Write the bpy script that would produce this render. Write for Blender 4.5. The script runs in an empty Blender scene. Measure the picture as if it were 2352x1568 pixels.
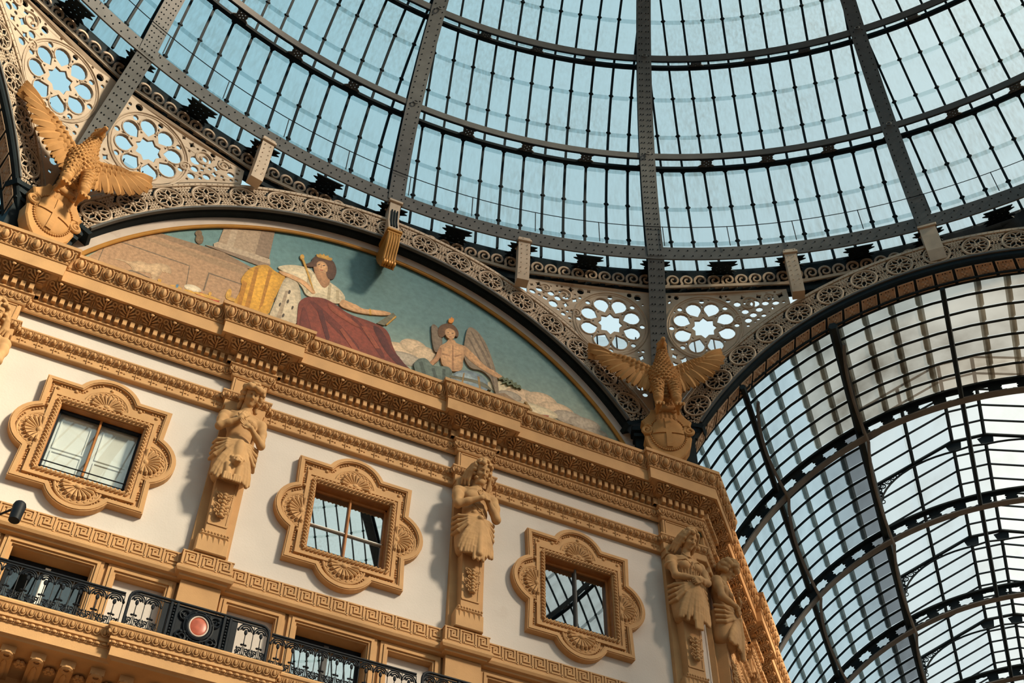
import bpy, math, random
import numpy as np
from mathutils import Matrix, Vector
random.seed(7); rng = np.random.default_rng(7)
scene = bpy.context.scene; COL = scene.collection
A = 16.717      # octagon apothem: centre of the crossing to each face
Z0 = 16.7       # height of the small windows' centre above the pavement
pi = math.pi
# ---------------------------------------------------------------- camera
CR = ((0.904663, -0.426036, 0.008889), (0.328069, 0.683021, -0.652575), (0.271949, 0.593276, 0.757672))
cam_data = bpy.data.cameras.new('camera'); cam = bpy.data.objects.new('camera', cam_data); COL.objects.link(cam)
cam_data.sensor_width = 36; cam_data.lens = 44.822; cam_data.clip_end = 500
M = Matrix.Identity(4)
for i in range(3):
    M[i][0] = CR[0][i]; M[i][1] = -CR[1][i]; M[i][2] = -CR[2][i]
M[0][3], M[1][3], M[2][3] = -4.6308, -16.9823 + A, -15.1148 + Z0
cam.matrix_world = M; scene.camera = cam
# ---------------------------------------------------------------- exposure
vs = scene.view_settings; vs.view_transform = 'Standard'; vs.look = 'None'; vs.gamma = 1; vs.use_curve_mapping = False
vs.exposure = 0.0
# ---------------------------------------------------------------- sky and sun
SUN = Vector((0.50, -0.66, 0.52)).normalized()        # towards the sun
world = bpy.data.worlds.new('hazy_sky'); scene.world = world; world.use_nodes = True
nt = world.node_tree; nt.nodes.clear()
def wn(t, **k):
    n = nt.nodes.new(t)
    for a, v in k.items(): setattr(n, a, v)
    return n
wo = wn('ShaderNodeOutputWorld'); wb = wn('ShaderNodeBackground'); tc = wn('ShaderNodeTexCoord')
def wdot(v):
    d = wn('ShaderNodeVectorMath', operation='DOT_PRODUCT'); nt.links.new(tc.outputs['Generated'], d.inputs[0]); d.inputs[1].default_value = v
    return d.outputs['Value']
ramp = wn('ShaderNodeValToRGB'); mr = wn('ShaderNodeMapRange')
nt.links.new(wdot((0.90, 0.20, 0.38)), mr.inputs[0]); mr.inputs[1].default_value = 0.0; mr.inputs[2].default_value = 1.0
nt.links.new(mr.outputs[0], ramp.inputs[0])
cr = ramp.color_ramp; cr.elements[0].position = 0.05; cr.elements[0].color = (0.26, 0.58, 0.72, 1); cr.elements[1].position = 0.95; cr.elements[1].color = (0.80, 0.90, 0.92, 1)
e = cr.elements.new(0.45); e.color = (0.52, 0.78, 0.86, 1)
pw = wn('ShaderNodeMath', operation='POWER'); mx = wn('ShaderNodeMath', operation='MAXIMUM'); nt.links.new(wdot(tuple(SUN)), mx.inputs[0]); mx.inputs[1].default_value = 0.0
nt.links.new(mx.outputs[0], pw.inputs[0]); pw.inputs[1].default_value = 4.0
GLOW = 1.3
gl = wn('ShaderNodeVectorMath', operation='SCALE'); gl.inputs[0].default_value = (1.0, 0.84, 0.66); mg = wn('ShaderNodeMath', operation='MULTIPLY'); nt.links.new(pw.outputs[0], mg.inputs[0]); mg.inputs[1].default_value = GLOW
nt.links.new(mg.outputs[0], gl.inputs['Scale'])
ad = wn('ShaderNodeVectorMath', operation='ADD'); hz = wn('ShaderNodeMapRange'); nt.links.new(wdot((0, 0, 1)), hz.inputs[0]); hz.inputs[1].default_value = -0.12; hz.inputs[2].default_value = 0.05; hz.inputs[3].default_value = 0.04
below = wn('ShaderNodeVectorMath', operation='SCALE'); nt.links.new(ramp.outputs[0], below.inputs[0]); nt.links.new(hz.outputs[0], below.inputs['Scale']); nt.links.new(below.outputs[0], ad.inputs[0]); nt.links.new(gl.outputs[0], ad.inputs[1])
fin = wn('ShaderNodeVectorMath', operation='SCALE'); nt.links.new(ad.outputs[0], fin.inputs[0]); nt.links.new(hz.outputs[0], fin.inputs['Scale']); nt.links.new(fin.outputs[0], wb.inputs[0]); wb.inputs[1].default_value = 1.0; nt.links.new(wb.outputs[0], wo.inputs[0])
sl = bpy.data.lights.new('sun', 'SUN'); so = bpy.data.objects.new('sun', sl); COL.objects.link(so)
sl.energy = 15.5; sl.color = (1.0, 0.79, 0.57); sl.angle = math.radians(8.5)
so.rotation_euler = SUN.to_track_quat('Z', 'Y').to_euler(); so.location = (20, -20, 60)
# ---------------------------------------------------------------- materials
MAT = {}
def mat(name, col, rough=0.7, var=0.12, vscale=3.0, bump=0.0, bscale=40.0, metal=0.0, stain=None, spec=0.3, attr=None):
    m = bpy.data.materials.new(name); m.use_nodes = True; t = m.node_tree; n = t.nodes; b = n['Principled BSDF']
    b.inputs['Roughness'].default_value = rough; b.inputs['Metallic'].default_value = metal; b.inputs['Specular IOR Level'].default_value = spec
    g = n.new('ShaderNodeNewGeometry'); nz = n.new('ShaderNodeTexNoise'); nz.inputs['Scale'].default_value = vscale; nz.inputs['Detail'].default_value = 6
    t.links.new(g.outputs['Position'], nz.inputs['Vector'])
    r = n.new('ShaderNodeMapRange'); t.links.new(nz.outputs['Fac'], r.inputs[0]); r.inputs[1].default_value = 0.25; r.inputs[2].default_value = 0.75; r.inputs[3].default_value = 1 - var; r.inputs[4].default_value = 1 + var
    s = n.new('ShaderNodeVectorMath'); s.operation = 'SCALE'; t.links.new(r.outputs[0], s.inputs['Scale'])
    if attr:
        a = n.new('ShaderNodeAttribute'); a.attribute_name = attr; t.links.new(a.outputs['Color'], s.inputs[0])
    else: s.inputs[0].default_value = col
    out = s.outputs[0]
    if stain:
        n2 = n.new('ShaderNodeTexNoise'); n2.inputs['Scale'].default_value = stain[1]; n2.inputs['Detail'].default_value = 8; t.links.new(g.outputs['Position'], n2.inputs['Vector'])
        r2 = n.new('ShaderNodeMapRange'); t.links.new(n2.outputs['Fac'], r2.inputs[0]); r2.inputs[1].default_value = stain[2]; r2.inputs[2].default_value = stain[2] + 0.15; r2.inputs[4].default_value = stain[3]
        mxn = n.new('ShaderNodeMix'); mxn.data_type = 'RGBA'; t.links.new(r2.outputs[0], mxn.inputs[0]); t.links.new(out, mxn.inputs[6]); mxn.inputs[7].default_value = (*stain[0], 1); out = mxn.outputs[2]
    t.links.new(out, b.inputs['Base Color'])
    if bump:
        nb = n.new('ShaderNodeTexNoise'); nb.inputs['Scale'].default_value = bscale; nb.inputs['Detail'].default_value = 4; t.links.new(g.outputs['Position'], nb.inputs['Vector'])
        bp = n.new('ShaderNodeBump'); bp.inputs['Strength'].default_value = bump; bp.inputs['Distance'].default_value = 0.02; t.links.new(nb.outputs['Fac'], bp.inputs['Height']); t.links.new(bp.outputs[0], b.inputs['Normal'])
    MAT[name] = m; return m
mat('plaster', (0.60, 0.545, 0.495), 0.85, 0.06, 1.2, 0.15, 30, stain=((0.40, 0.30, 0.24), 1.3, 0.66, 0.35))
mat('ochre', (0.50, 0.285, 0.125), 0.75, 0.13, 2.2, 0.12, 45, stain=((0.33, 0.17, 0.065), 1.6, 0.62, 0.5))
mat('statue_stone', (0.48, 0.28, 0.125), 0.8, 0.16, 4, 0.12, 60, stain=((0.30, 0.165, 0.075), 3, 0.60, 0.5))
mat('eagle_stone', (0.46, 0.235, 0.08), 0.75, 0.15, 4, 0.1, 60)
mat('cream_iron', (0.50, 0.39, 0.29), 0.6, 0.14, 3, 0.1, 50, stain=((0.24, 0.13, 0.07), 2.5, 0.63, 0.6))
mat('dark_iron', (0.010, 0.017, 0.022), 0.7, 0.3, 3, 0.1, 40, spec=0.12)  # near-black also holds the backlit darkness of the webs
mat('grey_iron', (0.112, 0.113, 0.112), 0.7, 0.15, 3, 0.1, 40, spec=0.15)
mat('rail_iron', (0.008, 0.011, 0.016), 0.55, 0.3, 6, spec=0.15)
mat('gold_paint', (0.42, 0.20, 0.04), 0.45, 0.15, 4, metal=0.2)
mat('marble', (0.55, 0.46, 0.40), 0.5, 0.1, 2, stain=((0.30, 0.20, 0.16), 3, 0.62, 0.6))
mat('panel_terracotta', (0.44, 0.30, 0.20), 0.6, 0.2, 5)
mat('wood', (0.36, 0.14, 0.035), 0.45, 0.2, 6)
mat('sash_white', (0.78, 0.77, 0.72), 0.5, 0.05, 3)
mat('red_marble', (0.40, 0.095, 0.055), 0.35, 0.25, 12)
mat('pavement', (0.04, 0.033, 0.027), 0.6, 0.2, 0.6)
mat('mosaic', (1, 1, 1), 0.6, 0.30, 14, 0.35, 70, attr='Col')
def painted_sky():
    m = mat('mosaic_sky', (1, 1, 1), 0.6, 0.16, 9, 0.35, 70); t = m.node_tree; n = t.nodes
    g = next(x for x in n if x.type == 'NEW_GEOMETRY'); s = next(x for x in n if x.type == 'VECT_MATH')
    sp = n.new('ShaderNodeSeparateXYZ'); t.links.new(g.outputs['Position'], sp.inputs[0])
    nz = n.new('ShaderNodeTexNoise'); nz.inputs['Scale'].default_value = 0.8; nz.inputs['Detail'].default_value = 5; t.links.new(g.outputs['Position'], nz.inputs['Vector'])
    ma = n.new('ShaderNodeMath'); ma.operation = 'MULTIPLY_ADD'; t.links.new(nz.outputs['Fac'], ma.inputs[0]); ma.inputs[1].default_value = 1.2; t.links.new(sp.outputs['Z'], ma.inputs[2])
    mr = n.new('ShaderNodeMapRange'); t.links.new(ma.outputs[0], mr.inputs[0]); mr.inputs[1].default_value = Z0 + 4.4; mr.inputs[2].default_value = Z0 + 8.7
    cr = n.new('ShaderNodeValToRGB'); t.links.new(mr.outputs[0], cr.inputs[0]); e = cr.color_ramp.elements
    e[0].position = 0; e[0].color = (0.42, 0.36, 0.22, 1); e[1].position = 1; e[1].color = (0.10, 0.215, 0.235, 1)
    for p, c in ((0.2, (0.34, 0.35, 0.25)), (0.42, (0.22, 0.31, 0.275)), (0.65, (0.14, 0.245, 0.245))):
        k = e.new(p); k.color = (*c, 1)
    t.links.new(cr.outputs[0], s.inputs[0])
painted_sky()
def glass(name, base, streak, amount, scale=(14, 14, 0.8), diffuse=0.12, thr=0.55, gloss=0.04):
    m = bpy.data.materials.new(name); m.use_nodes = True; t = m.node_tree; n = t.nodes; n.clear()
    g = n.new('ShaderNodeNewGeometry'); mp = n.new('ShaderNodeMapping'); mp.inputs['Scale'].default_value = scale; t.links.new(g.outputs['Position'], mp.inputs[0])
    nz = n.new('ShaderNodeTexNoise'); nz.inputs['Scale'].default_value = 1.0; nz.inputs['Detail'].default_value = 5; t.links.new(mp.outputs[0], nz.inputs['Vector'])
    r = n.new('ShaderNodeMapRange'); t.links.new(nz.outputs['Fac'], r.inputs[0]); r.inputs[1].default_value = thr - 0.2; r.inputs[2].default_value = thr + 0.25; r.inputs[4].default_value = amount
    n2 = n.new('ShaderNodeTexNoise'); n2.inputs['Scale'].default_value = 0.5; n2.inputs['Detail'].default_value = 4; t.links.new(g.outputs['Position'], n2.inputs['Vector'])
    mu = n.new('ShaderNodeMath'); mu.operation = 'MULTIPLY'; t.links.new(r.outputs[0], mu.inputs[0]); r2 = n.new('ShaderNodeMapRange'); t.links.new(n2.outputs['Fac'], r2.inputs[0]); r2.inputs[1].default_value = 0.3; r2.inputs[2].default_value = 0.7; t.links.new(r2.outputs[0], mu.inputs[1])
    mx = n.new('ShaderNodeMix'); mx.data_type = 'RGBA'; t.links.new(mu.outputs[0], mx.inputs[0]); mx.inputs[6].default_value = (*base, 1); mx.inputs[7].default_value = (*streak, 1)
    tr = n.new('ShaderNodeBsdfTransparent'); t.links.new(mx.outputs[2], tr.inputs[0])
    df = n.new('ShaderNodeBsdfTranslucent'); t.links.new(mx.outputs[2], df.inputs[0])
    ms = n.new('ShaderNodeMixShader'); ms.inputs[0].default_value = diffuse; t.links.new(tr.outputs[0], ms.inputs[1]); t.links.new(df.outputs[0], ms.inputs[2])
    o = n.new('ShaderNodeOutputMaterial'); t.links.new(ms.outputs[0], o.inputs[0]); MAT[name] = m; return m
glass('dome_glass', (0.69, 0.77, 0.785), (0.46, 0.45, 0.41), 0.8)
glass('vault_glass', (0.66, 0.72, 0.74), (0.40, 0.44, 0.46), 0.85, scale=(1.2, 1.2, 6))
glass('grimy_glass', (0.58, 0.54, 0.48), (0.10, 0.065, 0.035), 1.0, scale=(0.9, 0.9, 3.2), thr=0.46)
glass('lap_grime', (0.26, 0.25, 0.22), (0.07, 0.06, 0.045), 1.0, scale=(3, 3, 3), thr=0.5)
glass('shade_glass_mid', (0.46, 0.50, 0.52), (0.28, 0.29, 0.30), 0.9, scale=(1.2, 1.2, 5), thr=0.48)  # mid tint carrying lantern shade; also dims the sun in unseen panes
glass('shade_glass_dark', (0.25, 0.25, 0.26), (0.12, 0.115, 0.11), 0.9, scale=(1.2, 1.2, 5), thr=0.48)  # darkest tint: lantern shade put into panes, sun cut in an unseen bay
glass('lantern_glass', (0.80, 0.82, 0.82), (0.60, 0.58, 0.55), 0.6, scale=(1.2, 1.2, 6))
def mirror_glass(name, refl, body):
    m = bpy.data.materials.new(name); m.use_nodes = True; t = m.node_tree; n = t.nodes; n.clear()
    gl = n.new('ShaderNodeBsdfGlossy'); gl.inputs['Roughness'].default_value = 0.01; gl.inputs[0].default_value = (0.85, 0.92, 0.95, 1)
    tr = n.new('ShaderNodeBsdfTransparent'); tr.inputs[0].default_value = (*body, 1)
    ms = n.new('ShaderNodeMixShader'); ms.inputs[0].default_value = refl; t.links.new(tr.outputs[0], ms.inputs[1]); t.links.new(gl.outputs[0], ms.inputs[2])
    o = n.new('ShaderNodeOutputMaterial'); t.links.new(ms.outputs[0], o.inputs[0]); MAT[name] = m
mirror_glass('window_glass', 0.42, (0.4, 0.45, 0.45)); mirror_glass('clear_window_glass', 0.07, (0.93, 0.95, 0.95))
# ---------------------------------------------------------------- mesh helpers (coordinates: x along facade, y into it, z from window centre)
def rotz(V, deg):
    if not deg: return V
    a = math.radians(deg); c, s = math.cos(a), math.sin(a); V = np.array(V, float); x, y = V[:, 0].copy(), V[:, 1].copy()
    V[:, 0] = c * x - s * y; V[:, 1] = s * x + c * y; return V
def world_of(V, deg=0):
    V = np.array(V, float).reshape(-1, 3) + np.array([0, A, Z0]); return rotz(V, deg)
class MB:
    def __init__(s): s.V = []; s.F = []; s.n = 0; s.C = []
    def add(s, V, F, col=None):
        V = np.asarray(V, float).reshape(-1, 3)
        n = s.n; s.V.append(V); s.F.extend([tuple(int(i) + n for i in f) for f in F]); s.n += len(V)
        if col is not None: s.C.extend([col] * len(F))
        return s
    def merge(s, o, fn=None):
        for V in [np.concatenate(o.V)] if o.V else []: s.add(fn(V) if fn else V, o.F)
        return s
    def verts(s): return np.concatenate(s.V) if s.V else np.zeros((0, 3))
    def inst(s, proto, T):       # T: list of 4x4 numpy (or 3x4) transforms
        V0 = proto.verts(); F0 = np.array(proto.F, dtype=object)
        for m in T:
            m = np.asarray(m, float); s.add(V0 @ m[:3, :3].T + m[:3, 3], proto.F)
        return s
    def box(s, lo, hi):
        x0, y0, z0 = lo; x1, y1, z1 = hi
        V = [(x0, y0, z0), (x1, y0, z0), (x1, y1, z0), (x0, y1, z0), (x0, y0, z1), (x1, y0, z1), (x1, y1, z1), (x0, y1, z1)]
        return s.add(V, [(0, 3, 2, 1), (4, 5, 6, 7), (0, 1, 5, 4), (1, 2, 6, 5), (2, 3, 7, 6), (3, 0, 4, 7)])
    def bbox(s, lo, hi, b=0.012):    # box with chamfered vertical face edges (towards -y)
        x0, y0, z0 = lo; x1, y1, z1 = hi
        V = [(x0, y1, z0), (x1, y1, z0), (x1, y1, z1), (x0, y1, z1), (x0, y0 + b, z0), (x1, y0 + b, z0), (x1, y0 + b, z1), (x0, y0 + b, z1), (x0 + b, y0, z0 + b), (x1 - b, y0, z0 + b), (x1 - b, y0, z1 - b), (x0 + b, y0, z1 - b)]
        return s.add(V, [(0, 1, 2, 3), (8, 11, 10, 9), (0, 4, 5, 1), (1, 5, 6, 2), (2, 6, 7, 3), (3, 7, 4, 0), (4, 8, 9, 5), (5, 9, 10, 6), (6, 10, 11, 7), (7, 11, 8, 4)])
    def grid(s, G, closed_u=False, closed_v=False, flip=False):
        G = np.asarray(G, float); nu, nv = G.shape[:2]; F = []
        for i in range(nu if closed_u else nu - 1):
            for j in range(nv if closed_v else nv - 1):
                a, b, c, d = i * nv + j, ((i + 1) % nu) * nv + j, ((i + 1) % nu) * nv + (j + 1) % nv, i * nv + (j + 1) % nv
                F.append((a, d, c, b) if flip else (a, b, c, d))
        return s.add(G.reshape(-1, 3), F)
    def tube(s, P, r, n=6, closed=False, caps=True, flat=None):
        P = np.asarray(P, float); m = len(P); r = np.broadcast_to(np.asarray(r, float), (m,))
        T = np.gradient(P, axis=0) if not closed else np.roll(P, -1, 0) - np.roll(P, 1, 0)
        T /= np.linalg.norm(T, axis=1)[:, None] + 1e-12
        up = np.array([0, 0, 1.0]) if abs(T[0][2]) < 0.9 else np.array([1.0, 0, 0])
        N = np.zeros_like(P); u = up - T[0] * (up @ T[0]); u /= np.linalg.norm(u); N[0] = u
        for i in range(1, m):
            u = u - T[i] * (u @ T[i]); u /= np.linalg.norm(u) + 1e-12; N[i] = u
        B = np.cross(T, N); a = np.arange(n) * 2 * pi / n + pi / n
        G = P[:, None] + r[:, None, None] * (np.cos(a)[None, :, None] * N[:, None] + np.sin(a)[None, :, None] * B[:, None])
        base = s.n; s.grid(G, closed_u=closed, closed_v=True)
        if caps and not closed:
            s.F.append(tuple(base + j for j in range(n))); s.F.append(tuple(base + (m - 1) * n + j for j in range(n - 1, -1, -1)))
        return s
    def ball(s, c, r, nu=8, nv=6, R=None):
        r = np.broadcast_to(np.asarray(r, float), (3,)); th = np.linspace(0, pi, nv + 1)[1:-1]; ph = np.arange(nu) * 2 * pi / nu
        V = [(0, 0, 1)] + [(math.sin(t) * math.cos(p), math.sin(t) * math.sin(p), math.cos(t)) for t in th for p in ph] + [(0, 0, -1)]
        V = np.array(V) * r
        if R is not None: V = V @ np.asarray(R).T
        F = [(0, 1 + j, 1 + (j + 1) % nu) for j in range(nu)]
        for i in range(len(th) - 1):
            for j in range(nu):
                a = 1 + i * nu; F.append((a + j, a + nu + j, a + nu + (j + 1) % nu, a + (j + 1) % nu))
        L = 1 + (len(th) - 1) * nu; F += [(L + j, len(V) - 1, L + (j + 1) % nu) for j in range(nu)]
        return s.add(V + np.asarray(c, float), F)
    def torus(s, c, R, r, ax=1, a0=0, a1=2 * pi, n=20, m=6, sx=1.0, sz=1.0):
        t = np.linspace(a0, a1, n + (0 if abs(a1 - a0 - 2 * pi) < 1e-6 else 1), endpoint=abs(a1 - a0 - 2 * pi) > 1e-6)
        P = np.zeros((len(t), 3)); o = [i for i in range(3) if i != ax]; P[:, o[0]] = R * sx * np.cos(t); P[:, o[1]] = R * sz * np.sin(t)
        return s.tube(P + np.asarray(c, float), r, m, closed=abs(a1 - a0 - 2 * pi) < 1e-6)
    def prism(s, poly, y0, y1, bevel=0.0, ax='xz'):   # polygon in xz extruded along y (y0 = front)
        p = np.asarray(poly, float); n = len(p)
        def lay(q, y): return np.c_[q[:, 0], np.full(n, y), q[:, 1]]
        rings = [lay(p, y1), lay(p, y0 + bevel)]
        if bevel: rings.append(lay(offset_poly(p, -bevel), y0))
        V = np.concatenate(rings); F = []
        for k in range(len(rings) - 1):
            for j in range(n): F.append((k * n + j, (k + 1) * n + j, (k + 1) * n + (j + 1) % n, k * n + (j + 1) % n))
        L = (len(rings) - 1) * n; F.append(tuple(L + j for j in range(n))); F.append(tuple(range(n - 1, -1, -1)))
        return s.add(V, F)
def offset_poly(p, d):      # + grows, polygon either way round
    p = np.asarray(p, float); a = 0.5 * np.sum(p[:, 0] * np.roll(p[:, 1], -1) - np.roll(p[:, 0], -1) * p[:, 1]); sg = 1 if a > 0 else -1
    e = np.roll(p, -1, 0) - p; e /= np.linalg.norm(e, axis=1)[:, None] + 1e-12; nrm = np.c_[e[:, 1], -e[:, 0]] * sg
    n1 = np.roll(nrm, 1, 0); m = (nrm + n1) / np.maximum(1 + (nrm * n1).sum(1), 0.35)[:, None]
    return p + d * m
def plate(outer, holes=(), t=0.03, bevel=0.0):
    """flat pierced plate in xz (front at y=-t/2): even-odd filled outline"""
    cu = bpy.data.curves.new('tmp', 'CURVE'); cu.dimensions = '2D'; cu.fill_mode = 'BOTH'; cu.extrude = t / 2; cu.bevel_depth = bevel; cu.bevel_resolution = 0
    for ring in [outer, *holes]:
        sp = cu.splines.new('POLY'); sp.points.add(len(ring) - 1); sp.use_cyclic_u = True
        for i, q in enumerate(ring): sp.points[i].co = (q[0], q[1], 0, 1)
    ob = bpy.data.objects.new('tmp', cu); me = ob.to_mesh()
    V = np.array([v.co for v in me.vertices]).reshape(-1, 3); F = [tuple(p.vertices) for p in me.polygons]
    ob.to_mesh_clear(); bpy.data.objects.remove(ob); bpy.data.curves.remove(cu)
    b = MB(); b.add(np.c_[V[:, 0], -V[:, 2], V[:, 1]], F); return b
def ribbon2d(P, w, y0, y1, closed=False):
    """flat strip following a polyline in xz, thickness y0(front)..y1"""
    P = np.asarray(P, float); n = len(P); w = np.broadcast_to(np.asarray(w, float), (n,))
    T = (np.roll(P, -1, 0) - np.roll(P, 1, 0)) if closed else None
    e = np.diff(np.vstack([P, P[:1]]) if closed else P, axis=0); e /= np.linalg.norm(e, axis=1)[:, None] + 1e-12
    nr = np.c_[-e[:, 1], e[:, 0]]
    if closed: a, b = np.roll(nr, 1, 0), nr
    else: a, b = np.vstack([nr[:1], nr]), np.vstack([nr, nr[-1:]])
    m = (a + b) / np.maximum(1 + (a * b).sum(1), 0.3)[:, None]
    L, R = P + m * w[:, None] / 2, P - m * w[:, None] / 2
    G = np.stack([np.c_[L[:, 0], np.full(n, y1), L[:, 1]], np.c_[L[:, 0], np.full(n, y0), L[:, 1]], np.c_[R[:, 0], np.full(n, y0), R[:, 1]], np.c_[R[:, 0], np.full(n, y1), R[:, 1]]], 1)
    b = MB(); b.grid(G, closed_u=closed)
    if not closed: b.F += [(0, 1, 2, 3), tuple((n - 1) * 4 + k for k in (3, 2, 1, 0))]
    return b
def arc(cx, cz, r, a0, a1, n=24):
    t = np.radians(np.linspace(a0, a1, n)); return np.c_[cx + r * np.cos(t), cz + r * np.sin(t)]
def tmat(x=0, y=0, z=0, ry=0.0, rz=0.0, s=1.0):      # rotation ry turns in the xz plane, rz about vertical
    c, q = math.cos(ry), math.sin(ry); R1 = np.array([[c, 0, -q], [0, 1, 0], [q, 0, c]]); c, q = math.cos(rz), math.sin(rz); R2 = np.array([[c, -q, 0], [q, c, 0], [0, 0, 1]])
    m = np.eye(4); m[:3, :3] = R2 @ R1 * s; m[:3, 3] = (x, y, z); return m
# ---------------------------------------------------------------- objects
def setp(o, label, cat, group=None):
    o['label'] = label; o['category'] = cat
    if group: o['group'] = group
def thing(name, label, cat, base, deg=0, group=None):
    o = bpy.data.objects.new(name, None); COL.objects.link(o); o.empty_display_size = 0.2
    o.location = world_of([base], deg)[0]; setp(o, label, cat, group); return o
def make(name, mb, m, parent=None, deg=0, smooth=False, raw=False):
    V = mb.verts() if raw else world_of(mb.verts(), deg)
    if parent is not None:
        org = np.array(parent.location)
        if parent.parent: org = org + np.array(parent.parent.location)
    else: org = np.array([(V[:, 0].min() + V[:, 0].max()) / 2, (V[:, 1].min() + V[:, 1].max()) / 2, V[:, 2].min()])
    me = bpy.data.meshes.new(name); me.from_pydata((V - org).tolist(), [], mb.F); me.validate(); me.materials.append(MAT[m])
    if mb.C:
        ca = me.color_attributes.new('Col', 'FLOAT_COLOR', 'CORNER'); cols = []
        for p in me.polygons: cols += [*mb.C[p.index], 1.0] * len(p.vertices)
        ca.data.foreach_set('color', cols)
    if smooth is not False:
        me.polygons.foreach_set('use_smooth', [True] * len(me.polygons))
        if smooth != 'all': me.set_sharp_from_angle(angle=math.radians(40))
    o = bpy.data.objects.new(name, me); COL.objects.link(o)
    if parent is not None: o.parent = parent
    else: o.location = org
    return o
def struct(o):
    o['kind'] = 'structure'; return o
def dup(root, M4, label, group=None):
    def cp(o, par):
        c = o.copy(); COL.objects.link(c); c.parent = par
        for ch in list(o.children): cp(ch, c)
        return c
    r = cp(root, None); r['label'] = label
    if group: r['group'] = group
    base = Matrix.Translation(root.location) @ root.rotation_euler.to_matrix().to_4x4()
    m = M4 @ base; r.location = m.to_translation(); r.rotation_euler = m.to_euler(); return r
def mirror_dup(root, label, group=None):      # the same piece on the other side of the facade's middle (mirrored)
    r = dup(root, Matrix.Identity(4), label, group)
    r.location.x = -root.location.x; r.scale.x = -1; return r
# ---------------------------------------------------------------- paths in plan and mouldings along them
def miters(P):
    P = np.asarray(P, float); e = np.diff(P, axis=0); e /= np.linalg.norm(e, axis=1)[:, None]; n = np.c_[e[:, 1], -e[:, 0]]
    a, b = np.vstack([n[:1], n]), np.vstack([n, n[-1:]]); return (a + b) / (1 + (a * b).sum(1))[:, None]
def sweep(P, prof, mb=None):
    mb = mb or MB(); P = np.asarray(P, float); m = miters(P)
    G = np.zeros((len(P), len(prof), 3))
    for j, (d, z) in enumerate(prof): G[:, j, :2] = P + m * d; G[:, j, 2] = z
    return mb.grid(G)
def stations(P, d, spacing, margin=0.0, minlen=0.1):
    P = np.asarray(P, float); Q = P + miters(P) * d; out = []
    for i in range(len(Q) - 1):
        v = Q[i + 1] - Q[i]; L = np.linalg.norm(v)
        if L < minlen: continue
        k = max(1, round((L - 2 * margin) / spacing))
        if L < spacing * 0.6: continue
        for j in range(k):
            c = Q[i] + v / L * (margin + (L - 2 * margin) * (j + 0.5) / k); out.append((c[0], c[1], math.atan2(v[1], v[0]), (L - 2 * margin) / k / spacing))
    return out
def row(P, d, z, spacing, proto, mb=None, margin=0.0, tilt=None):
    mb = mb or MB()
    for x, y, a, sc in stations(P, d, spacing, margin):
        m = tmat(x, y, z, 0, a); m[:3, 0] *= sc; mb.inst(proto, [m])
    return mb
C45 = math.sqrt(0.5)
def armpt(rho, u=-6.55): return ((rho + u) * C45, (rho - u) * C45 - A)
# ================================================================ the setting: walls and pavement
CX, ARM_B = 7.45, (0.45, 4.95, 9.35)          # facade corner; pilaster distances along the arm wall
BAYS = (-4.6, 0.0, 4.6); PIL = (-6.9, -2.3, 2.3, 6.9)
PW = 0.33
def rect(x0, x1, z0, z1): return [(x0, z0), (x1, z0), (x1, z1), (x0, z1)]
WIN = (-0.72, 0.72, -0.83, 0.67)
def arm_xf(V):      # facade-like coordinates with x running on past the corner -> the arm's side wall
    V = np.array(V, float); b, y = V[:, 0] - CX, V[:, 1].copy(); V[:, 0] = CX + (b - y) * C45; V[:, 1] = (b + y) * C45; return V
w = plate(rect(-CX + 0.02, CX - 0.02, -2.12, 3.0), [rect(c + WIN[0], c + WIN[1], WIN[2], WIN[3]) for c in BAYS], 0.5); wm = MB(); wm.merge(w, lambda V: V + [0, 0.31, 0])
struct(make('wall_front', wm, 'plaster'))
w = plate(rect(CX, CX + 15, -2.12, 3.0), [rect(CX + b + WIN[0], CX + b + WIN[1], WIN[2], WIN[3]) for b in (2.75, 7.15)], 0.5); wm = MB(); wm.merge(w, lambda V: arm_xf(V + [0, 0.31, 0]))
struct(make('wall_right', wm, 'plaster'))
def lower_holes(cs):
    h = []
    for c in cs:
        h += [rect(c - 0.61, c + 0.61, -5.4, -2.35), rect(c - 1.78, c - 0.99, -5.4, -2.36), rect(c + 0.99, c + 1.78, -5.4, -2.36)]
    return h
w = plate(rect(-CX, CX, -16.69, -2.1), lower_holes(BAYS), 0.4); wm = MB(); wm.merge(w, lambda V: V + [0, 0.30, 0]); struct(make('wall_front_lower', wm, 'ochre'))
wm = MB(); wm.merge(plate(rect(CX, CX + 15, -16.69, -2.1), [], 0.4), lambda V: arm_xf(V + [0, 0.30, 0])); struct(make('wall_right_lower', wm, 'ochre'))
wm = MB()
for c in BAYS:
    for s in (-1, 1): wm.box((c + s * 1.385 - 0.42, 0.22, -5.5), (c + s * 1.385 + 0.42, 0.26, -2.3))
struct(make('wall_front_panels', wm, 'plaster'))
wm = MB(); p = [tuple(q) for q in arc(0, 1.25, 7.42, 18.2, 161.8, 60)]; wm.prism(p, 0.42, 0.9); struct(make('wall_lunette', wm, 'plaster'))
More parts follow.
